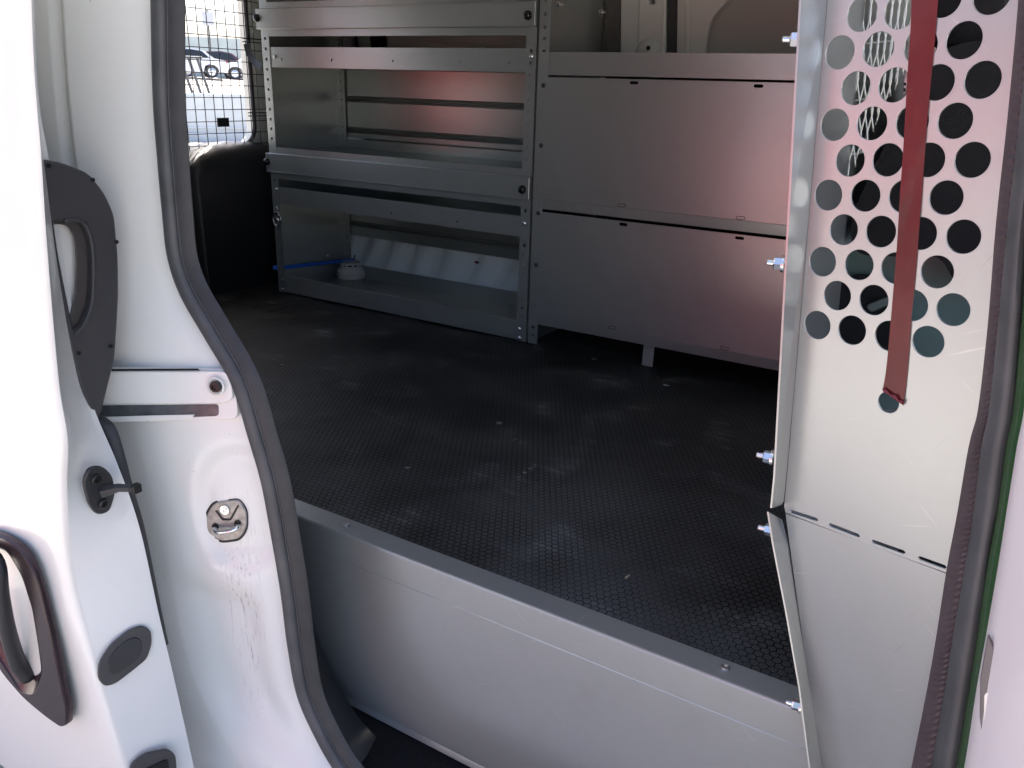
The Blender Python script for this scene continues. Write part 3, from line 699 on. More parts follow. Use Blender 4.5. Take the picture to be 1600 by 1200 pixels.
# outer handle
HY = .573
O = Vector((-1.0, HY, 0)); N = Vector((0, -1, 0))
bez = [(104, 1112), (103, 1134), (94, 1137), (72, 1122), (36, 1092), (5, 1056), (-30, 1000), (-62, 930), (-72, 870), (-60, 835), (-25, 828), (10, 842), (34, 862), (50, 892), (63, 932), (80, 1000), (93, 1062)]
bi = [(52, 1085), (30, 1080), (4, 1040), (-25, 990), (-48, 930), (-52, 880), (-40, 852), (-15, 848), (12, 862), (34, 900), (50, 950), (60, 1010), (65, 1050)]
BEZ = mat('glossy_dark_handle_plastic', (.045, .03, .035), .35, .22, noise=.2, nscale=20)
hd = pplate('door_handle', rpx(bez, 14, 3), O, N, .010, .014, BEZ, door, .003, holes=[rpx(bi, 10, 3)])
bm = bmesh.new(); ro = [atplane(x, y, O + N * .009, N) for x, y in rpx(bi, 10, 3)]; cc = sum(ro, Vector()) / len(ro)
r1 = [bm.verts.new(v) for v in ro]; r2 = [bm.verts.new(cc + (v - cc) * .8 + Vector((0, .022, 0))) for v in ro]; r3 = bm.verts.new(cc + Vector((0, .026, 0)))
for i in range(len(ro)):
    j = (i + 1) % len(ro); bm.faces.new((r1[i], r1[j], r2[j], r2[i])); bm.faces.new((r2[i], r2[j], r3))
bm2('handle_cup', bm, mat('handle_cup_red_reflection', (.06, .035, .04), .2, .25), door, True)  # red reflection is painted into the dark grey of the cup
bm = bmesh.new()
hp = smoothpath([atplane(-30, 850, O + N * .01, N), atplane(-4, 880, O + N * .028, N), atplane(2, 930, O + N * .032, N), atplane(12, 985, O + N * .026, N), atplane(28, 1035, O + N * .008, N), atplane(45, 1058, O + N * -.004, N)], 5)
tube(bm, hp, [.0105 + .004 * (i / len(hp)) for i in range(len(hp))], 12); bm2('handle_grip', bm, PLAS, door, True)
plateXZ('door_inner_skin', rect(-2.6, -.52, -1.30, 1.28), [], .004, .72, WHITE, door)

# ---- rear doors with window, trim board, wheel arch lining
def ywin(px, py): 
    v = at(px, py, X=XR); return (v.y, v.z)
wy1 = 2.425; wy0 = 1.96
win = rrect(wy0, .548, wy1, 1.16, .07)
win2 = rrect(1.15, .548, 1.62, 1.16, .07)
rd = plateYZ('rear_door', rect(.78, -.45, 2.80, 1.30), [win, win2], .04, XR - .02, WHITEIN, van)
me = plate_mesh('rear_door_trim', rect(1.10, -.10, 2.235, .53), [], .012, Vector((XR + .010, 0, 0)), EY, EZ); link('rear_door_trim', me, TRIMB, van)
def wseal(w, nm='window_seal'):
    bm = bmesh.new(); pth = [Vector((XR + .006, a, b)) for a, b in w]; pth.append(pth[0]); tube(bm, pth, .009, 6, False); bm2(nm, bm, RUB, rd, True)
wseal(win)
bm = bmesh.new()                                         # moulded black lining at the rear corner, rounded on top
prof = [(2.02, .30), (2.02, .515), (2.07, .545), (2.16, .562), (2.28, .566), (2.38, .560), (2.46, .545), (2.56, .51), (2.69, .48), (2.69, .30)]
px0 = [XR + .005, XR + .03, XR + .08, XR + .11, XR + .12]
ins = [0, .0, .012, .035, .07]
prev = None
for x, i_ in zip(px0, ins):
    row = [bm.verts.new((x, y + (i_ * .3 if y < 2.2 else 0), max(-.1, z - i_ * (1 if z > .31 else 0)))) for y, z in [(2.02, -.05)] + prof[1:-1] + [(2.69, -.05)]]
    if prev:
        for j in range(len(row) - 1): bm.faces.new((prev[j], prev[j + 1], row[j + 1], row[j]))
    prev = row
bm.faces.new(prev)
bm2('corner_lining', bm, mat('black_moulded_lining', (.014, .014, .016), 0, .42, bump=.2, bscale=600), van, True, 40)
# corner pillar between rear window and shelf
bm = bmesh.new(); box(bm, XR + .004, XR + .10, 2.50, 2.72, -.05, 1.30, .02); bm2('corner_pillar', bm, WHITEIN, van)
# floor edge trim at the rear door
onebox('rear_floor_trim', XR + .075, XR + .115, 1.6, 2.30, .004, .014, mat('worn_alu_trim', (.22, .22, .22), .8, .4), van, .002)

# ================================================================== MESH SCREEN on the rear window
ms = root('window_screen', 'dark welded wire mesh guard over the rear door window', 'window screen', Vector((XR + .03, 2.2, .5)))
bm = bmesh.new()
XM = XR + .045; ym0, ym1, zm0, zm1 = 1.90, 2.50, .510, 1.20
yy = ym0 + .04
while yy < ym1 - .03:
    tube(bm, [(XM, yy, zm0 + .0), (XM, yy, zm1)], .0017, 6); yy += .0435
bm2('upright_wires', bm, MESHW, ms)
bm = bmesh.new(); zz = zm0 + .045
while zz < zm1:
    tube(bm, [(XM + .003, ym0, zz), (XM + .003, ym1, zz)], .0017, 6); zz += .0435
for zz in (.672, .945):
    tube(bm, [(XM + .003, 2.36, zz), (XM + .003, 2.545, zz)], .0021, 6); tube(bm, [(XM + .003, 2.36, zz - .012), (XM + .003, 2.545, zz - .012)], .0021, 6)
bm2('cross_wires', bm, MESHW, ms)
bm = bmesh.new(); fr = [(a, b) for a, b in rrect(ym0, zm0, ym1, zm1, .07)]; fr.append(fr[0]); tube(bm, [Vector((XM, a, b)) for a, b in fr], .0035, 8, False); bm2('frame_wire', bm, MESHW, ms, True)
v = at(348, 191, X=XM); onebox('tag_plate', XM - .002, XM + .006, v.y - .027, v.y + .027, v.z - .017, v.z + .017, BLKBOLT, ms)
bm = bmesh.new()                                          # curved bracket between mesh and shelf
bp = smoothpath([at(385, 68, X=-2.58), at(390, 85, X=-2.56), at(398, 97, X=-2.53), at(409, 104, X=-2.49)], 5)
sweep(bm, bp, [(-.012, -.001), (.012, -.001), (.012, .001), (-.012, .001)], Vector((.55, -.83, 0)).normalized()); bm2('bracket', bm, PLASG, ms)

# ================================================================== FLOOR MAT
bm = bmesh.new(); box(bm, XR + .12, -.02, 1.000, 2.66, -.012, 0.0, .0015)
mt = bm2('cargo_floor_mat', bm, HEX); setp(mt, 'black hexagon-grip rubber floor mat covering the whole cargo area', 'floor mat')
# litter and floor screws
def debris(name, px, py, size, m, label, cat, rot, shape=1):
    p = at(px, py, Z=.0005); bm = bmesh.new()
    if shape == 0:
        lathe(bm, [(size, 0), (size * .9, .001), (size * .4, .0008), (0, .0004)], 14, Matrix.Translation(p))
    else:
        pts = [p + Vector((math.cos(rot) * t * size, math.sin(rot) * t * size + abs(t) * size * .5, .0015)) for t in (-1, -.4, .3, 1)]
        tube(bm, pts, [size * .12, size * .3, size * .26, size * .1], 6)
    o = bm2(name, bm, m); setp(o, label, cat)
LEAF = mat('dry_leaf', (.55, .45, .30), 0, .8)
CHIP = mat('pale_chip', (.30, .30, .28), 0, .7)
debris('leaf_fragment', 979, 903, .007, LEAF, 'tan dry leaf scrap on the floor mat near the sill', 'leaf scrap', 1.4)
debris('chip', 636, 732, .0055, CHIP, 'tiny pale chip on the middle left of the floor mat', 'chip', .7)
debris('chip', 440, 571, .007, CHIP, 'pale chip on the floor mat nearest the door seal', 'chip', .5)
debris('plastic_scrap', 626, 494, .012, CHIP, 'small shiny plastic scrap in front of the open shelf unit', 'scrap', -.4)
debris('floor_screw', 780, 661, .008, mat('worn_screw', (.30, .30, .31), .6, .5), 'flat round floor screw near the middle of the mat', 'screw', 0, 0)
debris('floor_screw', 928, 561, .009, mat('worn_screw_b', (.25, .25, .25), .6, .5), 'flat round floor screw in front of the closed cabinet', 'screw', 0, 0)
debris('scrap', 1040, 603, .010, CHIP, 'thin pale scrap on the mat right of the cabinet foot', 'scrap', .1)

# ================================================================== THRESHOLD PANEL
sill = root('threshold_panel', 'tall grey sheet-steel kick panel with folded top lip at the edge of the cargo floor', 'kick panel', Vector((-.6, 1.0, -.4)))
YF = .990
bm = bmesh.new()
prof = [(1.038, .0035), (YF + .004, .0035), (YF + .0015, .0025), (YF, -.0005), (YF, -.055), (YF - .0012, -.0558), (YF, -.0566), (YF, -.38), (YF - .004, -.392), (YF + .012, -.392), (YF + .012, -.384), (YF + .004, -.376), (YF + .004, -.004), (1.038, .0)]
ra = [bm.verts.new((-1.16, y, z)) for y, z in prof]; rb = [bm.verts.new((-.06, y, z)) for y, z in prof]
for i in range(len(prof)):
    j = (i + 1) % len(prof); bm.faces.new((ra[i], ra[j], rb[j], rb[i]))
bm.faces.new(ra); bm.faces.new(rb[::-1])
bm2('panel', bm, GREY, sill)
for q in ((541, 820), (1133, 1043)):
    p = at(*q, Z=.0045); bm = bmesh.new(); lathe(bm, [(.0075, -.001), (.0072, .0012), (.0055, .0022), (.0035, .0014), (.0022, .0004), (0, .0004)], 18); inst(proto('screw', bm, mat('dull_screw', (.45, .45, .44), .9, .3)), 'screw', Matrix.Translation(p), sill)

# ================================================================== OPEN SHELF UNIT
YS = 2.245; YB = 2.655
u = root('shelving_unit', 'open grey steel shelving unit with three lipped shelves and perforated posts', 'shelving unit', Vector((-1.87, 2.45, 0)))
x0, x1, xa, xb = -2.443, -1.297, -2.405, -1.333
def holes_z(xc, zs, r=.0055): return [circ((xc, z), r, 12) for z in zs]
zall = [.04 + .0345 * i for i in range(36)]
lz = [z for z in zall if .58 < z < .94] + [.44, .245, .215, .185, .15]
rz_ = [z for z in zall if .58 < z < .93] + [.435, .325, .295, .265, .15, .12, .092]
plateXZ('post', rect(x0, .006, xa, 1.28), holes_z(-2.424, lz), .0018, YS, GREY, u)
plateXZ('post', rect(xb, .006, x1, 1.28), holes_z(-1.315, rz_), .0018, YS, GREY, u)
for xx in (x0 + .001, x1 - .001):
    plateYZ('end_panel', rect(YS + .002, .006, YB, 1.28), [], .0018, xx, GREYD, u)
bz = [z for z in zall if z < 1.2]
plateXZ('post', rect(x0 + .002, .006, x0 + .042, 1.28), holes_z(x0 + .024, bz), .0018, YB - .03, GREYD, u)
plateXZ('post', rect(x1 - .042, .006, x1 - .002, 1.28), holes_z(x1 - .022, bz), .0018, YB - .03, GREYD, u)
def tray(z, front_h, back_h, name='shelf_tray', parent=u, xl=x0 + .003, xr=x1 - .003, fy=YS + .0025, holes=True):
    bm = bmesh.new()
    prof = [(fy, z + front_h), (fy, z), (YB - .032, z), (YB - .032, z + back_h), (YB - .0335, z + back_h), (YB - .0335, z + .0015), (fy + .0015, z + .0015), (fy + .0015, z + front_h)]
    ra = [bm.verts.new((xl, y, zz)) for y, zz in prof]; rb = [bm.verts.new((xr, y, zz)) for y, zz in prof]
    for i in range(len(prof)):
        j = (i + 1) % len(prof); bm.faces.new((ra[i], ra[j], rb[j], rb[i]))
    bm.faces.new(ra); bm.faces.new(rb[::-1])
    return bm2(name, bm, GREYD, parent)
# front lips: lower tray, D, B; wide proud rails C and A with knobs
def lip(z0, z1, hz=None, hx=(), y=YS + .003, name='front_lip', slots=()):
    hs = [circ((x, hz), .0035, 8, 1, 1.3) for x in hx] + [slot(c, .012, .006) for c in slots]
    o = plateXZ(name, rect(xa - .004, z0, xb + .004, z1), hs, .0018, y, GREY, u)
    bm = bmesh.new(); box(bm, xa - .004, xb + .004, y + .0005, y + .010, z1 - .0015, z1 + .0008, .0004); bm2('lip_fold', bm, GREY, o)
    bm = bmesh.new(); box(bm, xa - .004, xb + .004, y + .0005, y + .010, z0 - .0008, z0 + .0008, .0004); bm2('lip_fold', bm, GREY, o)
    return o
lip(.842, .908, .868, [-2.35, -2.11, -1.84, -1.57, -1.39])
lip(.351, .414, .372, [-2.36, -2.12, -1.86, -1.58])
lip(.008, .073, .045, [-2.34, -2.06, -1.43], name='front_lip', slots=[(-2.25, .02), (-2.03, .02), (-1.80, .022), (-1.55, .022)])
def rail(za, zb_, z0, z1):
    plateXZ('shelf_edge', rect(xa - .002, za, xb + .002, zb_), [], .002, YS + .0005, GREY, u)
    bm = bmesh.new(); box(bm, x0 - .004, x1 + .001, YS - .016, YS - .001, z0, z1, .0015); r_ = bm2('shelf_rail', bm, GREY, u)
    for zz in (z0 + .0035, z1 - .0035):
        bm = bmesh.new(); box(bm, x0 - .004, x1 + .001, YS - .0175, YS - .0155, zz - .0012, zz + .0012, .0004); bm2('rail_bead', bm, GREY, r_)
    for xk, zk in ((x0 + .004, (z0 + z1) / 2 + .003), (x1 - .022, (z0 + z1) / 2 - .004)):
        inst(KNOB, 'knob', frame(Vector((xk, YS - .016, zk)), -EY), r_)
rail(.447, .562, .470, .540); rail(.944, 1.055, .966, 1.034)
tray(.008, .0, .055); tray(.353, .0, .05); tray(.545, .0, .035); tray(.845, 0, .03); tray(1.04, .0, .03)
# back panels with pressed horizontal ribs
def backpanel(z0, z1, ribs, name='back_panel'):
    bm = bmesh.new(); pr = [z0]
    for rz in ribs: pr += [rz - .012, rz - .006, rz - .0, rz + .006, rz + .012]
    pr.append(z1)
    def yy(z):
        for rz in ribs:
            if abs(z - rz) < .011: return YB - .022 - (.006 if abs(z - rz) < .0065 and abs(z - rz) > .001 else -.004)
        return YB - .022
    pp = [(yy(z), z) for z in pr] + [(yy(z) + .0015, z) for z in pr[::-1]]; k = len(pp)
    a = [bm.verts.new((x0 + .003, y, z)) for y, z in pp]; b = [bm.verts.new((x1 - .003, y, z)) for y, z in pp]
    for i in range(k): bm.faces.new((a[i], b[i], b[(i + 1) % k], a[(i + 1) % k]))
    bm2(name, bm, GREYD, u)
backpanel(.585, .885, (.615, .735)); backpanel(.185, .43, (.235,))
# screws
for q in ((830, 88), (429, 88), (819, 349), (432, 296), (433, 325), (811, 514), (811, 528), (442, 438), (442, 452)):
    inst(SCREW, 'screw', frame(at(*q, Y=YS - .0005), -EY), u)
for q in ((513, 399), (553, 400), (576, 412), (598, 434), (673, 452), (748, 468), (662, 436), (574, 437)):
    v = at(*q, Y=YB - .034); 
    if v.z < .07: inst(FLAT, 'rivet', frame(v, -EY), u)
inst(SCREW, 'screw', frame(at(513, 399, X=x0 + .003), EX), u)
# lashing ring on the left post
rp = at(434, 340, Y=YS - .004); bm = bmesh.new()
tube(bm, [rp + Vector((.021 * math.cos(a), -.004, .024 * math.sin(a) - .008)) for a in [2 * math.pi * i / 24 for i in range(25)]], .0028, 8, False)
dr = bm2('lashing_ring', bm, ZINC, u, True)
bm = bmesh.new(); box(bm, rp.x - .012, rp.x + .012, YS - .012, YS - .001, rp.z + .010, rp.z + .022, .003); bm2('ring_clip', bm, ZINC, dr)
bm = bmesh.new(); lathe(bm, [(.009, 0), (.009, .003), (.006, .006), (0, .006)], 16); inst(proto('ring_bolt', bm, ZINC), 'ring_bolt', frame(rp + Vector((0, 0, -.010)), -EY), dr)

# pressed white wheelhouse visible low behind the open shelves
bm = bmesh.new(); n = 90; prev = None
for i in range(n + 1):
    x = -2.45 + i * 1.3 / n; ph = (x + 2.45) / .135 + .35 * math.sin(5.3 * x)
    k = .5 - .5 * math.cos(2 * math.pi * ph); k = max(0, (k - .25) / .75) ** .6 * .016
    row = [bm.verts.new((x - .10 * (1 - t) ** 2 * (1 + .4 * math.sin(7 * x)), 2.70 - k * (t < .95) + .02 * (t - .5) - .05 * (1 - t) - (.004 * math.sin(9 * x)), -.01 + .33 * t)) for t in [j / 8 for j in range(9)]]
    if prev:
        for j in range(8): bm.faces.new((prev[j], prev[j + 1], row[j + 1], row[j]))
    prev = row
WHB = mat('white_wheelhouse_paint', (.88, .88, .84), 0, .5, noise=.06, nscale=5)
whs = bm2('wheelhouse', bm, WHB, van, True)
bm = bmesh.new(); v = at(745, 410, Y=2.665)
box(bm, v.x - .009, v.x + .010, v.y - .002, v.y, v.z - .004, v.z + .005, .002); bm2('rust_patch', bm, mat('rust_red', (.25, .05, .03), 0, .8, noise=.6, nscale=120), whs)

# ---- smoke detector on the lower shelf
sd_ = root('smoke_detector', 'round cream smoke detector standing on the lowest open shelf', 'smoke detector', Vector(at(547, 437, Z=.010)))
cpt = at(549, 433, Z=.0105); T = Matrix.Translation(cpt) @ Matrix.Scale(1.2, 4)
bm = bmesh.new(); lathe(bm, [(0, .0), (.050, .0), (.052, .004), (.052, .016), (.049, .019)], 40, T); bm2('base', bm, CREAM, sd_, True, 30)
bm = bmesh.new(); lathe(bm, [(.049, .019), (.050, .026), (.046, .034), (.036, .044)], 40, T); bm2('cover', bm, CREAM, sd_, True, 30)
bm = bmesh.new(); lathe(bm, [(.034, .043), (.030, .045), (.030, .050)], 30, T); bm2('vent_gap', bm, DARK, sd_)
bm = bmesh.new(); lathe(bm, [(.037, .049), (.037, .052), (.033, .0555), (.015, .0575), (0, .058)], 36, T); bm2('cap', bm, CREAM, sd_, True, 30)
for k in range(10):
    a = k * math.pi / 5; bm = bmesh.new(); box(bm, .029, .038, -.003, .003, .042, .051, .0005, T @ Matrix.Rotation(a, 4, 'Z')); bm2('vent_rib', bm, CREAM, sd_)
for k in (0, 1):
    bm = bmesh.new(); lathe(bm, [(0, .003), (.003, .002), (.003, 0)], 10, Matrix.Translation(at(575, 433 + k * 4, Y=cpt.y - .035 )) @ Matrix.Rotation(math.pi / 2, 4, 'X')); bm2('terminal', bm, WIRE, sd_)
# ---- blue bungee strap
bm = bmesh.new()
for dz in (0, .006):
    a = at(431, 420, Y=YS - .006); b_ = at(553, 406, X=x0 + .04)
    tube(bm, smoothpath([a + Vector((-.012, .03, dz)), a + Vector((-.004, 0, dz)), a.lerp(b_, .35) + Vector((0, 0, dz - .002)), b_ + Vector((0, 0, dz * .4))], 6), .0048, 8)
s_ = bm2('strap', bm, BLUE); setp(s_, 'blue elastic strap stretched from the left post across the lowest open shelf', 'strap')
bm = bmesh.new(); tube(bm, smoothpath([b_ + Vector((0, 0, -.004)), b_ + Vector((.006, 0, .012)), b_ + Vector((.0, .004, .02))], 4), .0028, 8)
bm2('hook', bm, ZINC, s_)

# ================================================================== CABINET WITH TWO FOLD-DOWN DOORS
cbt = root('cabinet', 'grey steel cabinet with two closed drop-down doors standing right of the open shelves', 'cabinet', Vector((-.85, 2.45, 0)))
cx0, cx1 = -1.289, -.20; ca = -1.2535
lz2 = [.04, .068]
hs = [circ((-1.271, z), .0055, 12) for z in [.035, .062, .90, .935, .965, 1.0, 1.035, 1.07]]
plateXZ('post', rect(cx0, .006, ca, 1.28), hs, .0018, YS, GREY, cbt)
for z in (.135, .455, .505, .83 + .035, .895): inst(FLAT, 'rivet', frame(Vector((-1.270, YS - .0005, z)), -EY), cbt)
for z in (.268, .432, .635, .806): inst(RIVET, 'rivet', frame(Vector((-1.268, YS - .0005, z)), -EY), cbt)
plateYZ('end_panel', rect(YS + .002, .006, YB, 1.20), [], .0018, cx0 + .003, GREYD, cbt)
plateYZ('end_panel', rect(YS + .002, .006, YB, .90), [], .0018, cx1 - .003, GREYD, cbt)
plateXZ('post', rect(cx1 - .036, .006, cx1, .9), [], .0018, YS, GREY, cbt)
bm = bmesh.new(); box(bm, ca, cx1, YS + .002, YS + .004, .836, .899, .0006); box(bm, ca, cx1, YS + .0045, YB, .8385, .840, 0); box(bm, ca, cx1, YS + .0045, YS + .014, .8975, .8990, 0); bm2('top_tray', bm, GREY, cbt)
def cdoor(z0, z1, zf):
    xl, xr = ca + .002, cx1 - .037
    hs = [slot((x, z1 - .0095), .026, .0085) for x in (-.977, -.630, -.28)] 
    p = plateXZ('drop_door', rect(xl, z0 + .030, xr, z1), hs, .002, YS - .004, GREY, cbt)
    bm = bmesh.new(); pr = [(YS - .0045, z0 + .0295), (YS - .0055, z0 + .029), (YS - .002, z0), (YS + .010, z0), (YS + .010, z0 + .002), (YS - .0005, z0 + .002), (YS - .002, z0 + .0295)]
    a = [bm.verts.new((xl, y, z)) for y, z in pr]; b = [bm.verts.new((xr, y, z)) for y, z in pr]
    for i in range(len(pr)):
        j = (i + 1) % len(pr); bm.faces.new((a[i], a[j], b[j], b[i]))
    bm.faces.new(a); bm.faces.new(b[::-1]); bm2('door_fold', bm, GREY, p)
    for x in (-.987, -.634, -.28):
        o = plateXZ('door_dimple', slot((x, z0 + .036), .026, .0095), [slot((x, z0 + .036), .023, .0068)], .0012, YS - .0052, DG, p)
    return p
cdoor(.447, .830, .478); cdoor(.075, .438, .10)
onebox('inner_back', ca, cx1, YB - .02, YB - .018, .085, .84, DARK, cbt, 0)
onebox('shelf_board', ca, cx1 - .04, YS + .012, YB - .025, .443, .445, DARK, cbt, 0)
onebox('shelf_board', ca, cx1 - .04, YS + .014, YB - .025, .080, .082, DARK, cbt, 0)
# foot bracket under the lower door, and back feet
v = at(1012, 560, Y=YS + .02)
onebox('foot_bracket', v.x - .018, v.x + .018, YS + .02, YS + .022, .002, .072, mat('bright_bracket', (.34, .36, .36), .4, .4), cbt, .001)
onebox('foot_bracket', v.x - .018, v.x + .060, YS + .022, YS + .06, .068, .070, GREY, cbt, .0005)
plateXZ('post', rect(-1.245, .006, -1.205, .6), [circ((-1.225, z), .005, 10) for z in (.03, .065, .10)], .0018, YB - .03, GREYD, cbt)
onebox('back_foot', -.83, -.80, YB - .03, YB - .02, .0, .08, RUBG, cbt, .001)
onebox('back_frame', -.80, -.42, YB - .06, YB - .045, .0, .045, mat('olive_frame', (.42, .42, .36), .1, .5), cbt, .002)
# upper open section: divider with bolts
for q, yq in (((872, 8), 2.30), ((938, 20), 2.40)):
    inst(NUT, 'nut', frame(at(*q, Y=yq), Vector((1, -.15, .05))), cbt)

# far wall: pressed panels seen above the cabinet
YW = 2.716
def wp_(name, pts, lift, t, m, Yb=YW, bev=.002, holes=()):
    return pplate(name, pts, Vector((0, Yb, 0)), Vector((0, -1, 0)), lift, t, m, van, bev, holes)
GRN = mat('grey_green_panel', (.36, .39, .36), 0, .45, noise=.12, nscale=5)
WIN2 = mat('white_green_paint', (.66, .70, .66), 0, .35, noise=.06, nscale=5, coat=.3)
wp_('wall_panel', [(866, -160), (956, -160), (951, 40), (955, 95), (860, 95)], .016, .008, mat('dark_grey_panel', (.24, .25, .21), .1, .5, noise=.15, nscale=6))
wp_('wall_post', [(946, -160), (968, -160), (966, 95), (944, 95)], .055, .03, mat('dark_post', (.12, .12, .11), .2, .5, noise=.3, nscale=40))  # first post is a darker grey than the ones beside it
wp_('wall_post', [(968, -160), (1001, -160), (1000, 95), (966, 95)], .035, .02, WIN2, bev=.004)
wp_('wall_pillar', rpx([(1001, -160), (1042, -160), (1039, 95), (995, 95)], 5), .055, .03, WIN2, bev=.006, holes=[rpx([(1014, -4), (1023, -4), (1023, 6), (1014, 6)], 2)])
bo_ = at(1013, 84, Y=YW - .056); bm = bmesh.new(); lathe(bm, [(0, .022), (.02, .02), (.037, .011), (.046, 0), (.048, -.008)], 28, frame(bo_, -EY)); bm2('pillar_boss', bm, WIN2, van, True)
bm = bmesh.new(); lathe(bm, [(0, .002), (.007, .002), (.007, -.002)], 12, frame(at(1013, 75, Y=YW - .078), -EY)); bm2('boss_hole', bm, DARK, van)
wp_('wall_gasket', [(1043, -160), (1058, -160), (1055, 95), (1042, 95)], .045, .02, RUB, bev=.004)
wp_('wall_door_frame', rpx([(1058, -160), (1600, -160), (1600, 95), (1054, 95)], 3), .030, .014, WIN2, bev=.003, holes=[rpx([(1100, 300), (1101, 70), (1108, 30), (1140, -5), (1170, -40), (1900, -60), (1900, 300)][::-1], 22, 5)])
wp_('wall_door_rib', rpx([(1072, -160), (1080, -160), (1078, 95), (1070, 95)], 3), .036, .010, WIN2, bev=.003)
wp_('wall_inset', [(1060, -160), (1620, -160), (1620, 100), (1060, 100)], .008, .006, GRN)
# strut and dark slot seen through the topmost gap of the open unit
wp_('wall_panel', [(408, 30), (556, 30), (557, 90), (410, 90)], .02, .01, TRIMB)
wp_('wall_post', [(576, 40), (597, 40), (602, 90), (581, 90)], .03, .02, TRIMB)
wp_('wall_strut', [(668, 58), (760, 72), (758, 78), (667, 64)], .03, .01, WIN2)

# ================================================================== PARTITION WING WITH ROUND HOLES
pw = root('partition', 'grey steel partition wing panel pierced with rows of large round holes, folded flange on its left', 'partition', Vector((-.1, .93, .3)))
YFOLD, YOUT = .972, .944
PA, PB_, PC = at(1292, 0, Y=YFOLD), at(1225, 790, Y=YFOLD), at(1555, 350, Y=.902)
N1 = (PB_ - PA).cross(PC - PA).normalized(); N1 = N1 if N1.y < 0 else -N1
HC = [(1298, -32), (1360, -36), (1425, -40), (1500, -45), (1347, 22), (1407, 17), (1475, -2), (1550, -8), (1312, 82), (1372, 77), (1438, 72), (1506, 63), (1337, 138), (1397, 133), (1464, 129), (1535, 125),
      (1304, 195), (1362, 193), (1425, 191), (1492, 189), (1328, 251), (1387, 250), (1450, 250), (1519, 250), (1294, 305), (1352, 306), (1413, 307), (1478, 309),
      (1318, 359), (1376, 362), (1438, 365), (1505, 370), (1285, 409), (1342, 414), (1400, 419), (1464, 425), (1308, 462), (1365, 469), (1425, 477), (1489, 484),
      (1277, 508), (1331, 516), (1390, 525), (1450, 534)]
F1 = frame(PA, N1); I1 = F1.inverted()
def uv1(x, y):
    q = I1 @ atplane(x, y, PA, N1); return (q.x, q.y)
holes = []
for i, (x, y) in enumerate(HC):
    c = uv1(x, y)
    ex, ey = uv1(x + 10, y), uv1(x, y + 10)
    if i == 0: print('hole scale', (ex[0] - c[0]) / 10, (ey[1] - c[1]) / 10)
    holes.append(circ(c, HR if (HR := .0165) else 0, 36))
holes.append(circ(uv1(1388, 629), .0118, 28))
for a, b in (((1236, 799), (1276, 812)), ((1297, 820), (1341, 837)), ((1364, 846), (1412, 863)), ((1437, 872), (1476, 886))):
    p, q = uv1(*a), uv1(*b); d = Vector(q) - Vector(p); L = d.length; d.normalize(); nn = Vector((-d.y, d.x)) * .0021
    P, Q = Vector(p), Vector(q); e = d * .002
    holes.append([tuple(P - nn), tuple(Q - nn), tuple(Q + e), tuple(Q + nn), tuple(P + nn), tuple(P - e)])
up_out = [uv1(*p) for p in [(1303, -160), (1292, 0), (1225, 790), (1227, 801), (1360, 852), (1505, 905), (1530, 800), (1562, 640), (1592, 350), (1626, 0), (1640, -160)]]
U1, V1 = Vector(F1.col[0][:3]), Vector(F1.col[1][:3])
pan = link('pierced_panel', plate_mesh('pierced_panel', up_out, holes, .0025, PA - N1 * .00125, U1, V1, .0004), GREY, pw)
# lower sheet, bent forward below the slots
BA, BB = atplane(1227, 801, PA, N1), atplane(1505, 905, PA, N1); PL = at(1285, 1200, Y=.945)
N2 = (BB - BA).cross(PL - BA).normalized(); N2 = N2 if N2.y < 0 else -N2
print('N1', N1, 'N2', N2)
F2 = frame(BA, N2); I2 = F2.inverted()
def uv2(x, y):
    q = I2 @ atplane(x, y, BA, N2); return (q.x, q.y)
lo_out = [uv2(*p) for p in [(1227, 802), (1505, 906), (1490, 1000), (1470, 1100), (1450, 1200), (1420, 1330), (1312, 1330), (1285, 1200), (1262, 1060)]]
link('lower_panel', plate_mesh('lower_panel', lo_out, [], .0025, BA - N2 * .00125, Vector(F2.col[0][:3]), Vector(F2.col[1][:3]), .0004), GREY, pw)
def flange(name, inner, outer):
    bm = bmesh.new(); prev = None
    for (p, q) in zip(inner, outer):
        a, b = p, q; d = Vector((-.0022, 0.0, 0))
        r3 = a + (b - a) * .06
        row = [bm.verts.new(a), bm.verts.new(b), bm.verts.new(b + d), bm.verts.new(a + d)]
        if prev:
            for j in range(4): bm.faces.new((prev[j], prev[(j + 1) % 4], row[(j + 1) % 4], row[j]))
        else: bm.faces.new(row)
        prev = row
    bm.faces.new(prev[::-1]); return bm2(name, bm, GREY, pw)
fi = [at(x, y, Y=YFOLD - .001) for x, y in [(1306, -160), (1292, 0), (1263, 345), (1230, 730), (1225, 782), (1222, 789)]]
fo = [at(x, y, Y=YOUT) for x, y in [(1262, -160), (1252, 0), (1233, 345), (1211, 745), (1207, 785), (1206, 794)]]
flange('flange', fi, fo)
fi = [p for p in (atplane(1222, 812, PA, N1), atplane(1232, 850, BA, N2), atplane(1248, 960, BA, N2), atplane(1265, 1075, BA, N2), atplane(1285, 1200, BA, N2), atplane(1305, 1320, BA, N2))]
fo = [at(x, y, Y=p.y - .026) for (x, y), p in zip([(1201, 800), (1208, 846), (1230, 960), (1250, 1075), (1266, 1200), (1285, 1320)], fi)]
flange('flange', fi, fo)
for q in ((1252, 62), (1225, 412), (1207, 715), (1209, 829), (1252, 1103)):
    inst(NUT, 'nut', frame(at(q[0] - 2, q[1], Y=.957), Vector((-1, -.12, .0))), pw)
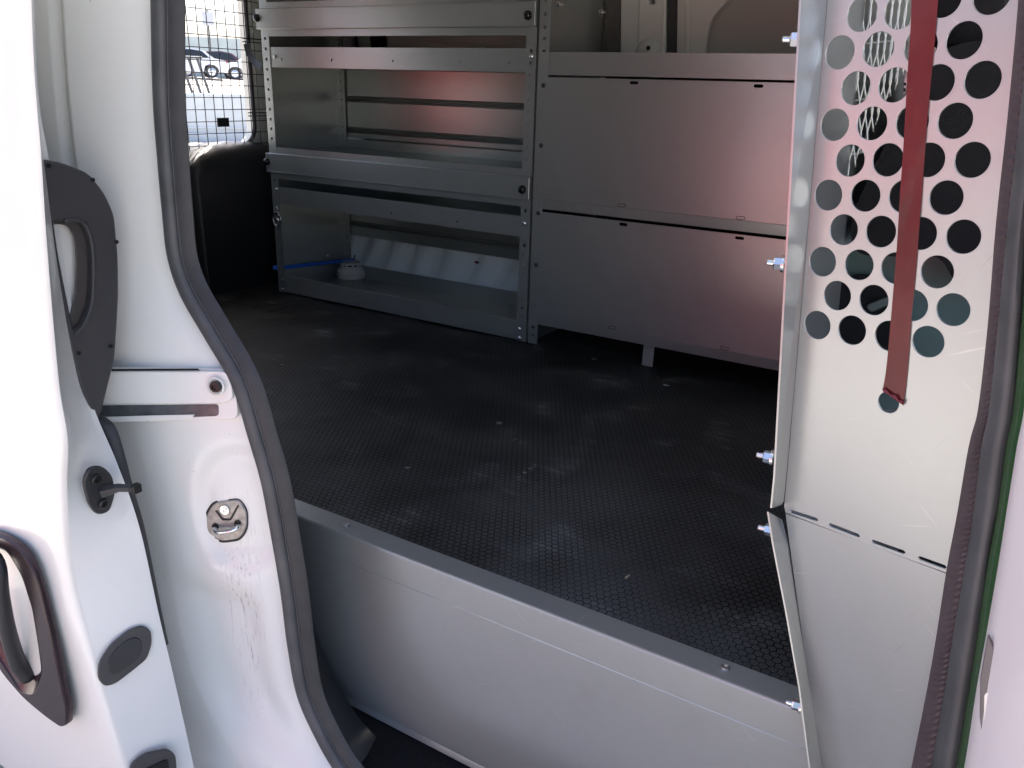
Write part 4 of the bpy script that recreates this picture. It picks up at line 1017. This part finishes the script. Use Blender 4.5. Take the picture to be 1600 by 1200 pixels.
# the main bulkhead running across behind the seats
AX = (PA - PB_).normalized()
bulk_o = PB_ + Vector((0, .01, 0)); UB, VB = EY, AX
bh = []
for i in range(14):
    for j in range(9):
        yv = .62 + i * .085 + (.042 if j % 2 else 0)
        zv = .30 + j * .072
        if .2 < yv < 1.5: bh.append(circ((yv, zv), .022, 20))
link('bulkhead', plate_mesh('bulkhead', [(0, 0), (1.68, 0), (1.68, 1.0), (0, 1.0)], bh, .002, bulk_o, UB, VB), GREY, pw)
link('bulkhead_base', plate_mesh('bulkhead_base', [(0.04, -.33), (1.68, -.33), (1.68, -.003), (0.01, -.003)], [], .002, bulk_o, UB, Vector((-.35, 0, .94)).normalized()), GREY, pw)
# ---- red tape down the panel
tp = onplane([(1422, -160), (1424, 0), (1417, 120), (1409, 300), (1396, 480), (1379, 612), (1388, 616), (1398, 626), (1414, 631), (1424, 500), (1440, 310), (1455, 130), (1466, 0), (1474, -160)][::-1], PA, N1, .0012)[0]
bm = bmesh.new()
tl = [(1424, -160), (1424, 0), (1419, 100), (1413, 200), (1406, 310), (1400, 400), (1392, 500), (1384, 580), (1379, 611)]
trr = [(1476, -160), (1466, 0), (1457, 100), (1448, 200), (1440, 310), (1433, 400), (1424, 500), (1418, 580), (1412, 634)]
a = smoothpath([atplane(x, y, PA + N1 * .0012, N1) for x, y in tl], 5); b = smoothpath([atplane(x, y, PA + N1 * .0012, N1) for x, y in trr], 5)
prev = None
for i, (p, q) in enumerate(zip(a, b)):
    row = [bm.verts.new(p.lerp(q, t) + N1 * (.0003 * math.sin(i * .7 + t * 5))) for t in (0, .25, .5, .75, 1)]
    if prev:
        for j in range(4): bm.faces.new((prev[j], prev[j + 1], row[j + 1], row[j]))
    prev = row
bmesh.ops.solidify(bm, geom=bm.faces[:], thickness=.0004)
tpo = bm2('tape', bm, TAPE, None, True, 25); setp(tpo, 'long strip of red vinyl tape stuck down the pierced partition wing', 'tape')
bm = bmesh.new(); prev = None
for k in range(9):
    t = k / 8; p = atplane(1379 + 33 * t, 611 + 22 * t + (1.2 * math.sin(k * 2.3)), PA + N1 * .0025, N1)
    row = [bm.verts.new(p), bm.verts.new(p + N1 * .002 + Vector((0, 0, .004 + .0012 * math.sin(k * 1.7)))) ]
    if prev: bm.faces.new((prev[0], prev[1], row[1], row[0]))
    prev = row
bmesh.ops.solidify(bm, geom=bm.faces[:], thickness=.0004)
bm2('torn_end', bm, mat('torn_pink_end', (.42, .10, .13), 0, .5), tpo, True)

# ================================================================== CAB SEATS
def seat(name, label, y0, y1):
    r = root(name, label, 'seat', Vector((.2, (y0 + y1) / 2, -.36)))
    lean = Matrix.Translation((-.10, 0, .12)) @ Matrix.Rotation(rad(-4), 4, 'Y')
    bm = bmesh.new(); pf = smoothpath([at(x, y, Y=1.2) for x, y in [(1420, 100), (1455, 74), (1510, 62), (1570, 60), (1640, 120), (1640, 300), (1640, 430), (1560, 450), (1478, 448), (1440, 400), (1380, 398), (1318, 392), (1306, 350), (1322, 300), (1370, 200), (1420, 100)]], 4)[:-1]
    va = [bm.verts.new((p.x + .02, y0, p.z)) for p in pf]; vb = [bm.verts.new((p.x + .02, y1, p.z)) for p in pf]
    for i in range(len(pf)): bm.faces.new((va[i], va[(i + 1) % len(pf)], vb[(i + 1) % len(pf)], vb[i]))
    bm.faces.new(va); bm.faces.new(vb[::-1]); bmesh.ops.triangulate(bm, faces=[f for f in bm.faces if len(f.verts) > 4])
    bm2('backrest', bm, SEATM, r, True, 50)
    bm = bmesh.new(); box(bm, .0, .56, y0, y1, -.06, .14, .05); bm2('seat_cushion', bm, SEATM, r, True, 40)
    bm = bmesh.new(); box(bm, .02, .5, y0 + .03, y1 - .03, -.36, -.07, .02); bm2('seat_base', bm, PLASG, r)
    bm = bmesh.new(); box(bm, .0, .10, (y0 + y1) / 2 - .13, (y0 + y1) / 2 + .13, .74, .90, .035, lean); bm2('headrest', bm, SEATM, r, True, 40)
    return r
s1_ = seat('car_seat', 'black cloth front seat nearest the open door, seen through the panel holes', 1.20, 1.66)
seat('car_seat', 'black cloth driver seat on the far side of the cab', 2.02, 2.50)
# bare spring frame fixed behind the near seat
sp = root('seat_spring_frame', 'bright zigzag wire lumbar springs behind the near front seat', 'spring frame', at(1370, 150, Y=1.185))
for k in range(18):
    bm = bmesh.new(); xx = 1322 + k * 5.8
    ytop, ybot = -60, 305 - k * 11
    p0, p1 = at(xx + 12, ytop, Y=1.185), at(xx - 12, ybot, Y=1.185); L = (p1 - p0).length; n = int(L / .009)
    tube(bm, [p0.lerp(p1, i / n) + Vector((0.0027 * math.sin(i * .75 + (k % 2) * math.pi), .002 * math.sin(i * .34), 0)) for i in range(n + 1)], .0013, 5)
    bm2('spring_wire', bm, WIRE, sp, True)
for y0 in (-10, 62, 150, 235):
    bm = bmesh.new(); tube(bm, [at(1318, y0 + 10, Y=1.188), at(1420 - max(0, y0 - 60) * .35, y0, Y=1.188)], .0016, 5); bm2('cross_wire', bm, WIRE, sp)
GP = mat('grey_green_seat_plate', (.22, .27, .25), .4, .4, noise=.2, nscale=10)
bm = bmesh.new()
def pxsheet(name, pts, y, t, m, par):
    return plateXZ(name, [(v.x, v.z) for v in (at(x, y_, Y=y) for x, y_ in rpx(pts, 14, 3))], [], t, y, m, par, .002)
pxsheet('side_plate', [(1230, 388), (1430, 380), (1560, 430), (1560, 640), (1230, 640)], 1.25, .006, mat('teal_grey_plate', (.20, .30, .28), .2, .4, noise=.2, nscale=10), s1_)
pxsheet('side_bolster', [(1292, 452), (1330, 432), (1378, 436), (1414, 480), (1424, 600), (1262, 600), (1272, 500)], 1.215, .03, SEATM, s1_)
pxsheet('lever', [(1352, 478), (1392, 462), (1402, 470), (1360, 490)], 1.20, .008, GP, s1_)

# ================================================================== trees beyond the red car: they tint the sheet metal green
LEAFM = mat('tree_leaf_green', (.07, .13, .035), 0, .6, noise=.4, nscale=3); BARK = mat('tree_bark', (.12, .09, .07), 0, .9, noise=.4, nscale=12)
def tree_mesh():
    bm = bmesh.new(); rnd = random.Random(3)
    for c in range(70):
        a, e = rnd.uniform(0, 6.283), rnd.uniform(-.7, 1.3); rr = rnd.uniform(.7, 1.7)
        cc = Vector((math.cos(a) * math.cos(e) * rr, math.sin(a) * math.cos(e) * rr, 3.4 + math.sin(e) * rr * 1.1)); k = rnd.uniform(.3, .55)
        for j in range(70):
            p = cc + Vector((rnd.gauss(0, k * .6), rnd.gauss(0, k * .6), rnd.gauss(0, k * .5)))
            u = Vector((rnd.uniform(-1, 1), rnd.uniform(-1, 1), rnd.uniform(-.5, .5))).normalized() * .07; v = u.cross(Vector((rnd.uniform(-1, 1), rnd.uniform(-1, 1), rnd.uniform(-1, 1)))).normalized() * .045
            bm.faces.new([bm.verts.new(p + q) for q in (-u, -v, u, v)])
    me = bpy.data.meshes.new('crown'); bm.to_mesh(me); bm.free(); me.materials.append(LEAFM)
    bm = bmesh.new(); tube(bm, [(0, 0, 0), (.03, 0, 1.2), (0, .05, 2.4), (.05, 0, 3.6)], [.17, .13, .11, .05], 10)
    for a in (0.3, 2.2, 4.4): tube(bm, [(0, 0, 2.1), (math.cos(a) * .5, math.sin(a) * .5, 2.9), (math.cos(a) * 1.1, math.sin(a) * 1.1, 3.6)], [.08, .06, .03], 8)
    mt_ = bpy.data.meshes.new('trunk'); bm.to_mesh(mt_); bm.free(); mt_.materials.append(BARK); return me, mt_
cr, tk = tree_mesh()
for i, (x, y, sc_, rz, lab) in enumerate([(-9.5, -11, 1.4, 0, 'leafy green tree farthest to the rear, beyond the red car'), (-4.5, -11.5, 1.55, 1.3, 'tallest leafy green tree, behind the middle of the red car'), (.8, -11.5, 1.2, 2.9, 'smallest leafy green tree, behind the nose of the red car')]):
    t_ = root('tree', lab, 'tree', Vector((x, y, -.72)), 'trees beyond the red car'); t_.scale = (sc_,) * 3; t_.rotation_euler = (0, 0, rz)
    for nm, me in (('crown', cr), ('trunk', tk)):
        o = bpy.data.objects.new(nm, me); C.objects.link(o); o.parent = t_
